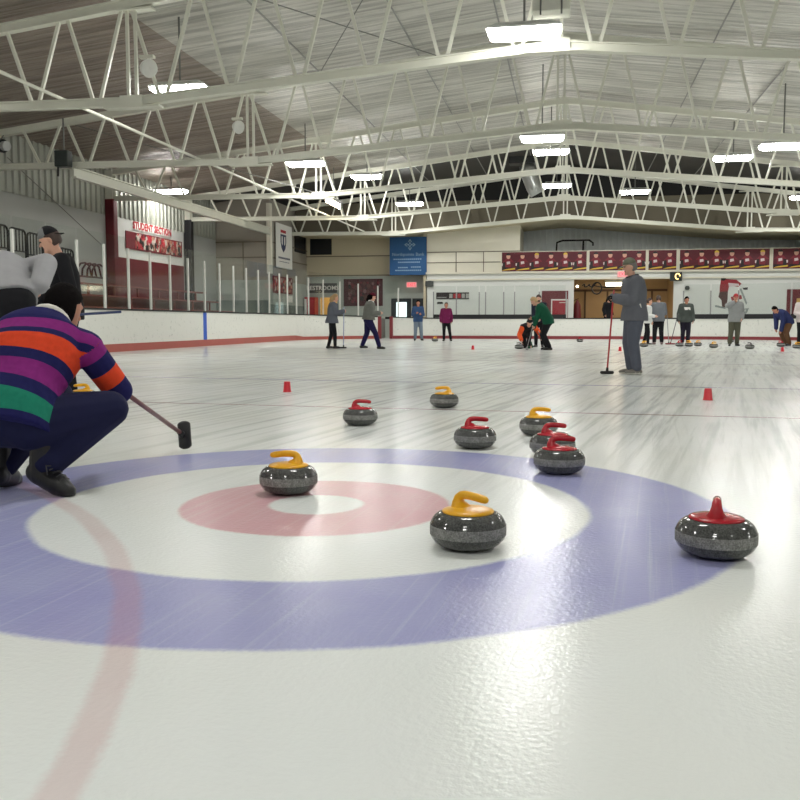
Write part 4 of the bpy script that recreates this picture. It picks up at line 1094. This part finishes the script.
    if vest is not None:
        for i in (0, 1):
            bm = NB(); capsule(bm, J['sh'][i], J['el'][i], .052 + top_off, .042 + top_off); capsule(bm, J['el'][i], J['el'][i].lerp(J['wr'][i], sleeve), .042 + top_off, .03 + top_off)
            me = fuse(bm, voxel, 4); me.materials.clear(); to_world(me, loc, face, s); part('sleeve', me, vest, t)
    if collar is not None:
        bm = NB(); c = J['neck']; d = (J['neck'] - J['spine'][4]).normalized(); x = (J['right'][5] - d * J['right'][5].dot(d)).normalized(); y = d.cross(x)
        tube(bm, [c + x * .085 * math.cos(2 * PI * k / 16) + y * .078 * math.sin(2 * PI * k / 16) + d * (.012 - .012 * math.sin(2 * PI * k / 16)) for k in range(17)], collar_r, 8)
        me = rawmesh(bm); to_world(me, loc, face, s); part('collar', me, collar, t)
    # shoes
    for i in (0, 1):
        an = J['an'][i]; td = J['toe'][i].normalized(); dn = V((0, 0, -1)) if abs(td.z) < .4 else (J['an'][i] - J['kn'][i]).normalized()
        h0 = an + dn * .042 - td * .045; b0 = an + dn * .046 + td * .105; e0 = an + dn * .054 + td * .165
        bm = NB(); capsule(bm, h0, b0, .046 * shoe_k, .046 * shoe_k); capsule(bm, b0, e0, .044 * shoe_k, .034 * shoe_k); capsule(bm, h0 + td * .03, an - dn * (.05 + .3 * (shoe_k - 1)), .048 * shoe_k, .05 * shoe_k)
        me = fuse(bm, min(voxel, .010), 3); me.materials.clear()
        for v in me.vertices: v.co.z = max(v.co.z, .004)
        for p_ in me.polygons: p_.material_index = 1 if p_.center.z < .03 else 0
        to_world(me, loc, face, s); part('shoe', me, [shoe, sole or shoe], t)
    # head wear
    if hair is not None:
        me = head_shell(J, .145, hair_short); to_world(me, loc, face, s); part('hair', me, hair, t)
        if hairlong:
            bm = NB(); b = -f * .07
            tube(bm, [H_ + u * .06 + b * .6, H_ - u * .02 + b * 1.25, H_ - u * .13 + b * 1.4, H_ - u * (.13 + hairlong) + b * 1.35], [.06, .085, .075, .04], 12, 0, True)
            me = rawmesh(bm); to_world(me, loc, face, s); part('long_hair', me, hair, t)
    if hat is not None:
        me = head_shell(J, .17, cap_line, lift=.006); to_world(me, loc, face, s)
        if isinstance(hat, list):
            me.materials.clear(); fw = (VF * math.cos(math.radians(face)) + VR * math.sin(math.radians(face)), VR * math.cos(math.radians(face)) - VF * math.sin(math.radians(face)))
            ff, rr_ = fw[1] * f.x + fw[0] * f.y + V((0, 0, f.z)), fw[1] * r.x + fw[0] * r.y + V((0, 0, r.z))
            for p_ in me.polygons:
                q = p_.center - (fw[1] * H_.x + fw[0] * H_.y + V((0, 0, H_.z))) * s
                p_.material_index = 1 if q.dot(ff) < .015 or (abs(q.dot(rr_)) < .032 and q.dot(ff) > .05 and .045 < q.z < .085) else 0
        h = part(hatname, me, hat, t)
        if brim is not None:
            bm = NB(); c0 = H_ + u * .036 + f * (.075 * brimdir); pts = []
            n = 12; q0 = [c0 + r * (.078 * math.cos(PI * k / n)) + f * (brimdir * .085 * math.sin(PI * k / n)) - u * (.006 + .02 * math.sin(PI * k / n)) for k in range(n + 1)]
            poly(bm, q0, u * .006); me = rawmesh(bm); to_world(me, loc, face, s); part('brim', me, brim, h, False)
    if beard is not None:
        bm = NB(); ball(bm, H_ - u * .062 + f * .034, 1, (.060, .066, .058), R3, 16); me = rawmesh(bm); to_world(me, loc, face, s); part('beard', me, beard, t)
    if gloves is not None:
        for i, sd in ((0, 1), (1, -1)):
            bm = NB(); hand_parts(bm, J['wr'][i], J['hd'][i], J['hn'][i], sd, J['curl'][i], 1.28); capsule(bm, J['wr'][i].lerp(J['el'][i], .2), J['wr'][i], .040, .036)
            me = fuse(bm, .008, 2); me.materials.clear(); to_world(me, loc, face, s); part('glove', me, gloves, t)
    return t
def cloth(name, c, rough=.85, var=.12): return mat(name, c, rough, 0, var, 14., .15, .25)
def lw_(loc, face, s, p):
    a = math.radians(face); f = VF * math.cos(a) + VR * math.sin(a); r = VR * math.cos(a) - VF * math.sin(a)
    return V(loc) + (r * p[0] + f * p[1] + V((0, 0, p[2]))) * s
def broom(lab, hd, top, axis, hm, bmat, headn=V((0, 0, 1)), L=.20, cat='broom', grip=None):
    """head centre, handle end, direction of the long side of the head"""
    hd, top, axis = V(hd), V(top), V(axis).normalized()
    t = thing('curling_broom', lab, cat, hd, 'curling brooms')
    d = (top - hd).normalized(); nn = (headn - axis * headn.dot(axis)).normalized(); y = nn.cross(axis)
    bm = NB(); rings = []
    for sx, k in ((-.5, .35), (-.46, .75), (-.4, 1), (.4, 1), (.46, .75), (.5, .35)):
        rings.append([hd + axis * (L * sx) + y * (.042 * k * math.copysign(abs(math.cos(a)) ** .6, math.cos(a))) + nn * (.026 * k * math.copysign(abs(math.sin(a)) ** .6, math.sin(a))) for a in [2 * PI * q / 14 for q in range(14)]])
    skin_rings(bm, rings); obj('broom_head', bm, bmat, t, True)
    bm = NB(); tube(bm, [hd + nn * .02, hd + d * .07 + nn * .01], [.024, .018], 12); obj('joint', bm, bmat, t, True)
    bm = NB(); tube(bm, [hd + d * .06 + nn * .01, top], .0135, 12); obj('handle', bm, hm, t, True)
    if grip is not None:
        bm = NB(); tube(bm, [top - d * .22, top], .0155, 12); obj('grip', bm, grip, t, True)
    return t
def VW(x, d, z=0): return VR * x + VF * d + V((0, 0, z))
BLKF = cloth('black_fabric', (26, 26, 30)); NAVYF = cloth('navy_trousers', (28, 32, 66)); GREYF = cloth('heather_grey_fabric', (160, 160, 162), .9, .08)
DGREY = cloth('charcoal_fabric', (84, 86, 92)); SLATE = cloth('slate_fabric', (92, 96, 108)); SHOEB = mat('black_shoe_leather', (22, 22, 24), .4); SOLEW = mat('white_shoe_sole', (220, 218, 210), .6)
HBLK = mat('black_hair', (17, 14, 14), .9, 0, .3, 60., .4, .08); HBRN = mat('brown_hair', (60, 42, 34), .5, 0, .3, 60., .4); HBLD = mat('blonde_hair', (178, 148, 104), .5, 0, .25, 60., .4); HGRY = mat('grey_hair', (120, 116, 112), .5, 0, .2, 60., .4)
GLOVE = cloth('black_glove', (20, 20, 22))

# the crouching man in the striped shirt, joints laid out around his feet
def rugby():
    m, nt, p = newmat('striped_rugby_knit')
    at = node(nt, 'ShaderNodeAttribute'); at.attribute_name = 'stripe'
    rp = node(nt, 'ShaderNodeValToRGB'); rp.color_ramp.interpolation = 'CONSTANT'
    nv, pu, og, gr = rgb((36, 36, 92)), rgb((142, 44, 128)), rgb((236, 78, 44)), rgb((36, 138, 112))
    stops = [(0, nv), (.075, pu), (.132, nv), (.16, og), (.218, nv), (.258, pu), (.325, nv), (.38, gr), (.47, nv),
             (.57, pu), (.655, nv), (.755, og), (.865, nv)]
    cr = rp.color_ramp
    while len(cr.elements) < len(stops): cr.elements.new(.5)
    for e, (q, c) in zip(cr.elements, stops): e.position = q; e.color = c
    nt.links.new(at.outputs['Fac'], rp.inputs['Fac'])
    tc = node(nt, 'ShaderNodeTexCoord'); nz = node(nt, 'ShaderNodeTexNoise', Scale=40., Detail=3.); nt.links.new(tc.outputs['Object'], nz.inputs['Vector'])
    nt.links.new(mixc(nt, mth(nt, 'MULTIPLY', nz.outputs['Fac'], .25), rp.outputs['Color'], (0, 0, 0, 1)), p.inputs['Base Color'])
    p.inputs['Roughness'].default_value = .9; p.inputs['Specular IOR Level'].default_value = .2
    n2 = node(nt, 'ShaderNodeTexNoise', Scale=9., Detail=2.); nt.links.new(tc.outputs['Object'], n2.inputs['Vector'])
    b = node(nt, 'ShaderNodeBump', Strength=.5, Distance=.03); nt.links.new(n2.outputs['Fac'], b.inputs['Height']); nt.links.new(b.outputs[0], p.inputs['Normal'])
    return m
def crouch():
    B = (-1.70, 4.25)
    def q(x, d, z): return V((x - B[0], d - B[1], z))
    J = {}
    J['spine'] = [q(-1.87, 4.21, .325), q(-1.86, 4.27, .43), q(-1.83, 4.34, .54), q(-1.805, 4.43, .665), q(-1.80, 4.52, .765), q(-1.785, 4.58, .815)]
    r = V((.95, -.22, 0)).normalized(); r2 = V((1, -.05, -.05)).normalized()
    J['right'] = [r, r, r, r2, r2, r2]
    J['sh'] = [q(-1.575, 4.50, .70), q(-2.02, 4.56, .72)]
    J['el'] = [q(-1.455, 4.62, .475), q(-2.16, 4.66, .50)]
    J['wr'] = [q(-1.51, 4.80, .47), q(-1.96, 4.80, .545)]
    J['hip'] = [q(-1.775, 4.27, .345), q(-1.97, 4.32, .345)]
    J['kn'] = [q(-1.452, 4.46, .395), q(-1.86, 4.82, .43)]
    J['an'] = [q(-1.725, 4.29, .130), q(-1.985, 4.40, .11)]
    J['toe'] = [V((.80, -.40, -.30)), V((.0, 1, -.2))]
    J['hd'] = [V((.1, 1, -.2)), V((.5, .6, -.25))]; J['hn'] = [V((-.6, 0, -.6)), V((.4, 0, -.8))]; J['curl'] = [1.0, .9]
    f = V((.40, .86, -.26)).normalized(); rr = f.cross(V((0, 0, 1))).normalized(); u = rr.cross(f)
    J['hf'], J['hr'], J['hu'] = f, rr, u
    J['neck'] = q(-1.785, 4.585, .825); J['head'] = q(-1.752, 4.69, .895)
    return J
def stripe_paint(me, J):
    sp = J['spine']; seg = list(zip(sp[::-1], sp[::-1][1:])); at = me.attributes.new('stripe', 'FLOAT', 'CORNER')
    vals = []
    def near_on(p, a, b):
        d = b - a; t = max(0, min(1, (p - a).dot(d) / d.dot(d))); return (p - (a + d * t)).length, t
    def both(p):
        best = (9, 0); acc = 0
        for a, b in seg:
            L = (b - a).length; ds, t = near_on(p, a, b)
            if ds < best[0]: best = (ds, acc + t * L)
            acc += L
        arm = (9, 0)
        for i in (0, 1):
            A, E_, W = J['sh'][i], J['el'][i], J['wr'][i]
            d1, t1 = near_on(p, A, E_); d2, t2 = near_on(p, E_, W)
            s1 = t1 * (E_ - A).length
            if d1 - .085 < arm[0] and t1 > 0.0: arm = min(arm, (d1 - .085, s1))
            if t2 > 0: arm = min(arm, (d2 - .07, (E_ - A).length + t2 * .25))
        tor = best[0] - .215
        return (arm[0] < tor, .5 + min(.48, arm[1] / .30 * .48 * .8 + .075), min(.49, best[1] * .80))
    vv = [both(v.co) for v in me.vertices]
    for pl in me.polygons:
        is_arm = sum(vv[i][0] for i in pl.vertices) * 2 > len(pl.vertices)
        for i in pl.vertices: vals.append(vv[i][1] if is_arm else vv[i][2])
    at.data.foreach_set('value', vals)
person('crouching person in navy, purple, orange and green striped rugby shirt holding a broom', VW(-1.70, 4.25), 0, crouch(), 1.75, .0075, SKIN2, rugby(), .032, 0, .0, .97, cloth('dark_navy_trousers', (26, 29, 62)), .038, SHOEB, SHOEB,
       HBLK, collar=cloth('white_collar', (226, 222, 212)), topname='rugby_shirt', shoe_k=1.2, fat=1.16, paint=stripe_paint)
man_c = [o for o in COL.objects if o.get('label', '').startswith('crouching person')][0]
Jc = crouch(); o_ = VW(-1.70, 4.25)
def cw(p): return o_ + VR * p.x + VF * p.y + V((0, 0, p.z))
td = Jc['toe'][0].normalized(); sd_ = td.cross(V((0, 0, 1))).normalized(); upv = sd_.cross(td)
bm = NB()
for k in range(4):
    c = Jc['an'][0] + td * (.055 + .025 * k) - V((0, 0, .046)) + upv * (.066 - .008 * k)
    tube(bm, [cw(c - sd_ * .03 - upv * .006), cw(c + upv * .004), cw(c + sd_ * .03 - upv * .006)], .004, 6)
tube(bm, [cw(Jc['an'][0] + td * .05 - V((0, 0, .046)) + upv * .075), cw(Jc['an'][0] + td * .05 - V((0, 0, .046)) + upv * .085 + sd_ * .05), cw(Jc['an'][0] + td * .08 - V((0, 0, .046)) + upv * .05 + sd_ * .06)], .004, 6)
obj('laces', bm, mat('dark_grey_lace', (58, 58, 60), .7), [o for o in man_c.children if o.name.startswith('shoe')][0])
broom('broom with a red brown handle and black head, held out by the crouching man', VW(-1.385, 5.72, .105), VW(-1.535, 4.58, .56), VR * -.10 + VF * .2 + V((0, 0, 1)), mat('red_brown_handle', (128, 84, 82), .4), BLACK, VR * -.4 + VF * -.9, .18)

# man bending over at the left edge
J = stand(lean=40, lean2=80, side=-15, twist=22, hpitch=62, wr_r=(.215, .03, 1.03), eh_r=(.7, -.1, .6), hd_r=(-.1, .9, -.4), wr_l=(-.22, .55, .62), drop=.02)
person('person in a heather grey pullover bending over at the left edge, hand on hip', VW(-2.64, 6.0), -14, J, 1.82, .010, SKIN, GREYF, .034, 1, .0, .96, BLKF, .024, SHOEB, SOLEW, HBRN, topname='pullover', fat=1.08)
# man in the cap
J = stand(lean=3, lean2=12, hpitch=24, hyaw=-10, wr_l=(-.25, .02, .89), wr_r=(.16, .28, 1.0), curl_l=1.2, hd_l=(.3, 1, -.1), hn_l=(.2, 0, -1))
person('person in black pullover and grey and black backward cap standing behind the crouching man', VW(-3.50, 9.5), 244, J, 1.79, .009, SKIN, BLKF, .030, 0, .0, .95, BLKF, .022, SHOEB, SOLEW, HBRN, hat=[mat('cap_grey', (120, 122, 122), .8), BLKF], brim=BLKF, brimdir=-1, topname='pullover', fat=1.06)
broom('broom with a dark blue and white handle held level before the rink boards', VW(-4.15, 9.11, .84), VW(-2.91, 9.40, .935), VF, mat('dark_blue_handle', (48, 62, 104), .4), BLACK, V((0, 0, 1)))
# standing man with the red broom
man = V((.99, 14.72, 0))
J = stand(lean=0, lean2=8, hpitch=10, hyaw=4, wr_r=(.03, .33, 1.19), wr_l=(-.05, .31, 1.17), hd_r=(-.4, .9, .1), hd_l=(.4, .9, .1), hn_r=(-.3, 0, -1), hn_l=(.3, 0, -1), curl_r=1.1, curl_l=1.1, an_r=(.10, .0, .085), an_l=(-.10, -.03, .085), toe_r=(.15, 1, 0), toe_l=(-.15, 1, 0))
mt = person('tall person in charcoal jacket and slate trousers, gloved hands resting on a red broom', man, 268, J, 1.79, .010, SKIN, cloth('charcoal_jacket', (104, 106, 113)), .050, 0, .02, .95, SLATE, .040, cloth('grey_sneaker', (128, 124, 118)), SOLEW,
       HGRY, hat=cloth('camouflage_cap', (112, 114, 98), .9, .5), brim=cloth('camouflage_cap', (0, 0, 0)), gloves=GLOVE, collar=cloth('black_collar', (30, 30, 32)), fat=1.12)
bm = NB(); a_ = lw_(man, 268, 1.79 / 1.75, (-.205, -.02, 1.09)); b_ = lw_(man, 268, 1.79 / 1.75, (-.205, -.07, .93)); tube(bm, [a_, b_], .012, 8); obj('pocket_zip', bm, WHITE, mt)
broom('broom with a bright red handle under the hands of the tall standing man', lw_(man, 268, 1, (0, .42, .03)), lw_(man, 268, 1, (0, .335, 1.33)), VR, mat('red_handle', (176, 36, 44), .35), BLACK, V((0, 0, 1)), .22)

W = lambda n, c: cloth(n, c)
# two women at left
J = stand(lean=4, lean2=8, hpitch=12, wr_r=(.08, .38, 1.22), wr_l=(-.10, .34, 1.18), curl_r=1.1, an_r=(.09, .10, .085), an_l=(-.09, -.12, .085))
person('person with blonde hair in grey jacket and black leggings, holding an upright broom', (-7.39, 27.43, 0), 86, J, 1.68, .014, SKIN, W('blue_grey_jacket', (96, 100, 110)), .045, 0, .05, .95, BLKF, .016, SHOEB, None, HBLD, hairlong=.05, fat=1.15)
l_ = V((-7.39, 27.43, 0))
broom('broom with a pale blue handle in front of the blonde person at left', lw_(l_, 86, 1, (0, .36, .03)), lw_(l_, 86, 1, (0, .38, 1.30)), VR, mat('pale_blue_handle', (150, 160, 200), .4), BLACK)
J = stand(lean=4, lean2=10, hpitch=14, wr_r=(.10, .34, 1.14), wr_l=(-.10, .30, 1.12), an_r=(.07, .34, .085), an_l=(-.07, -.20, .11))
pw = person('walking person in maroon knit hat, white scarf and grey jacket with long dark hair', (-6.16, 27.2, 0), 84, J, 1.70, .014, SKIN, W('olive_grey_jacket', (112, 114, 108)), .048, 1, .03, .95, W('deep_navy_leggings', (30, 26, 70)), .030, SHOEB, None, HBLK, collar_r=.036, hairlong=.20, hat=W('maroon_knit', (92, 24, 42)), collar=W('white_scarf', (232, 230, 226)), fat=1.18, hatname='knit_hat')
# far left pair
J = stand(lean=0, lean2=4, wr_r=(.12, .26, 1.20), wr_l=(-.12, .26, 1.16), an_r=(.13, 0, .085), an_l=(-.17, .0, .085))
person('person in blue jacket and light jeans with hands at the chest near the far door', (-6.8, 40.19, 0), 176, J, 1.78, .016, SKIN2, W('blue_jacket', (58, 84, 124)), .04, 0, .0, .95, W('light_jeans', (120, 134, 150)), .03, SHOEB, None, HBLK, fat=1.1)
J = stand(lean=0, lean2=4, an_r=(.10, 0, .085), an_l=(-.22, .03, .085))
person('person in maroon sweater and black trousers with arms hanging, beside the record board', (-5.4, 39.35, 0), 182, J, 1.66, .016, SKIN2, W('maroon_sweater', (112, 30, 76)), .04, 0, .0, .95, BLKF, .022, SHOEB, None, HBRN, fat=1.12)
# the delivery
dl = V((-1.37, 28.75, 0))
J = stand(lean=58, lean2=70, drop=.46, py=-.22, hpitch=34, wr_r=(.27, .50, .27), hd_r=(0, .5, -1), eh_r=(.4, -.6, 0), wr_l=(-.42, .20, .40), hd_l=(-.3, .2, -1), an_l=(-.03, .14, .085), toe_l=(0, 1, 0), kh_l=(0, 1, .8), an_r=(-.26, -.62, .12), kh_r=(.3, .5, -1), toe_r=(-.3, -.4, -.9))
person('delivering curler low on the ice, black vest over orange sleeves, black hat', dl, 176, J, 1.75, .013, SKIN, BLKF, .036, 0, .0, .93, BLKF, .022, W('green_shoe', (40, 84, 62)), None, HBLK, hat=BLKF, vest=W('orange_sleeve', (232, 92, 44)), topname='vest', hatname='knit_hat')
broom('broom with a grey head laid beside the delivering curler', dl + V((.62, -.28, .04)), dl + V((.36, -.12, .55)), VR, mat('grey_handle', (150, 150, 150), .4), mat('grey_broom_pad', (150, 152, 150), .6))
J = stand(lean=22, lean2=42, hpitch=36, drop=.06, wr_r=(.10, .46, .95), wr_l=(-.06, .40, .75), an_r=(.12, .03, .085), an_l=(-.12, -.06, .085))
gl = V((-.66, 27.13, 0))
person('sweeping person in green jacket bending forward, fair hair', gl, 282, J, 1.74, .014, SKIN, W('green_jacket', (20, 80, 58)), .04, 0, .0, .95, BLKF, .03, SHOEB, None, HBLD, fat=1.15)
broom('broom with a black head in front of the green jacket sweeper', lw_(gl, 282, 1, (.0, .62, .03)), lw_(gl, 282, 1, (.06, .38, 1.0)), VF, mat('grey_handle', (0, 0, 0)), mat('grey_broom_pad', (0, 0, 0)))
J = stand(lean=8, lean2=16, hpitch=20, wr_r=(.16, .16, .86), wr_l=(-.10, .30, .95))
person('person with dark hair and beard in dark navy jacket standing behind the green sweeper', (-1.02, 30.2, 0), 200, J, 1.72, .015, SKIN, W('midnight_jacket', (34, 38, 54)), .04, 0, .0, .95, BLKF, .02, SHOEB, None, HBRN, beard=HBRN)
# right side group
J = stand(lean=2, lean2=6, an_r=(.10, .08, .085), an_l=(-.12, -.14, .085), wr_r=(.12, .3, 1.1))
person('person in white jacket and black trousers half hidden behind the tall standing man', (2.72, 33.8, 0), 120, J, 1.66, .016, SKIN, W('white_jacket', (214, 216, 214)), .04, 0, .02, .95, BLKF, .02, SHOEB, SOLEW, HBRN)
J = stand(lean=2, lean2=10, hpitch=20, an_r=(.13, 0, .085), an_l=(-.13, 0, .085), wr_r=(.14, .26, 1.05), wr_l=(-.14, .26, 1.05))
person('person seen from behind in slate grey pullover and black trousers', (3.20, 34.62, 0), 8, J, 1.80, .015, SKIN, W('slate_pullover', (108, 112, 118)), .045, 0, .0, .95, BLKF, .03, W('grey_pink_shoe', (120, 104, 104)), None, HBRN, fat=1.1)
broom('thin broom standing right of the person seen from behind', (3.62, 34.9, .03), (3.50, 34.7, 1.2), VR, mat('grey_handle', (0, 0, 0)), BLACK)
J = stand(lean=2, lean2=6, hpitch=14, an_r=(.10, 0, .085), an_l=(-.10, 0, .085), wr_r=(.27, .08, .90), hd_r=(0, .2, -1))
ph = person('person in dark green grey hoodie with white chest print, black trousers, leaning on a broom', (4.19, 34.82, 0), 184, J, 1.74, .014, SKIN2, W('dark_green_grey_hoodie', (74, 80, 76)), .05, 0, .0, .95, W('black_violet_trousers', (34, 30, 44)), .03, SHOEB, None, HBLK, fat=1.18, topname='hoodie')
c_ = lw_((4.19, 34.82, 0), 184, 1, (0, .185, 1.30)); bm = NB(); x_ = VR
for k, (a, b, z) in enumerate(((-.11, .11, .03), (-.09, .12, -.02))): poly(bm, [c_ + x_ * a + V((0, 0, z)), c_ + x_ * b + V((0, 0, z)), c_ + x_ * b + V((0, 0, z + .045)), c_ + x_ * a + V((0, 0, z + .045))], -VF * .02)
obj('chest_print', bm, WHITE, ph)
broom('leaning broom with red head beside the dark hoodie man', lw_((4.19, 34.82, 0), 184, 1, (.55, .1, .03)), lw_((4.19, 34.82, 0), 184, 1, (.30, .12, 1.15)), VR, mat('dark_handle', (70, 70, 74), .4), mat('dark_red_pad', (120, 40, 46), .6), V((0, 0, 1)), .4)
J = stand(lean=2, lean2=4, hpitch=4, wr_r=(.10, .17, 1.50), eh_r=(1, .1, -.6), hd_r=(-.2, -.1, 1), an_r=(.15, .03, .085), an_l=(-.10, -.05, .085), wr_l=(-.20, .12, .95))
pr = person('person in light grey hoodie, red cap and olive trousers raising a hand to the face', (5.61, 32.94, 0), 190, J, 1.76, .014, SKIN, W('light_grey_hoodie', (140, 142, 142)), .05, 0, .0, .95, W('olive_trousers', (84, 84, 70)), .034, SHOEB, None, HBRN, hat=W('red_cap', (170, 60, 64)), brim=W('red_cap', (0, 0, 0)), fat=1.15, topname='hoodie')
J = stand(lean=40, lean2=66, hpitch=44, drop=.06, wr_r=(.12, .40, .62), wr_l=(-.10, .38, .55))
person('person in navy top and brown trousers bending over at the right edge', (7.45, 33.4, 0), 250, J, 1.72, .015, SKIN2, W('navy_top', (46, 54, 96)), .045, 0, .0, .95, W('brown_trousers', (104, 74, 52)), .04, SHOEB, None, HBLK, fat=1.1)
J = stand(lean=2, lean2=4, an_r=(.10, 0, .085), an_l=(-.10, 0, .085), wr_r=(.14, .26, 1.1))
person('person in white top with red print and black trousers cut by the right edge', (7.86, 33.1, 0), 190, J, 1.74, .015, SKIN, W('white_red_top', (206, 196, 194)), .04, 0, .0, .95, BLKF, .02, SHOEB, None, HBRN, collar=W('red_scarf', (176, 50, 56)), fat=1.1)
# seated figure in the hall
hp = VW(10.4, 45.2)
bn = thing('bench_platform', 'low dark platform behind the far boards under the person in the black coat', 'platform', hp)
bm = NB(); bx(bm, hp.x - .6, hp.x + .6, hp.y - .35, hp.y + .35, .24, .30); obj('deck', bm, mat('dark_brown_trim', (0, 0, 0)), bn)
for x in (-.55, .55):
    bm = NB(); bx(bm, hp.x + x - .04, hp.x + x + .04, hp.y - .3, hp.y + .3, 0, .24); obj('leg', bm, mat('dark_brown_trim', (0, 0, 0)), bn)
J = stand(lean=2, lean2=8, hpitch=24)
person('dark long haired person in black coat standing behind the far boards, before the entrance hall', hp + V((0, 0, .30)), 150, J, 1.76, .016, SKIN, BLKF, .05, 0, .0, .95, BLKF, .03, SHOEB, None, HBLK, hairlong=.25)
t = thing('jacket_hook', 'dark maroon coat hanging at the left corner of the entrance hall', 'coat', (.33, 48.7, 1.0))
bm = NB(); tube(bm, [(.33, 48.7, .9), (.33, 48.7, 1.2), (.33, 48.7, 1.75), (.33, 48.7, 1.98)], [.2, .2, .17, .05], 12, 0, True); obj('coat_body', bm, MAROON, t, True); t.name = 'hanging_coat'
bm = NB(); tube(bm, [(.12, 48.7, 1.95), (.33, 48.7, 2.06), (.4, 48.7, 2.06)], .02, 6); obj('coat_hook', bm, BLKM, t)
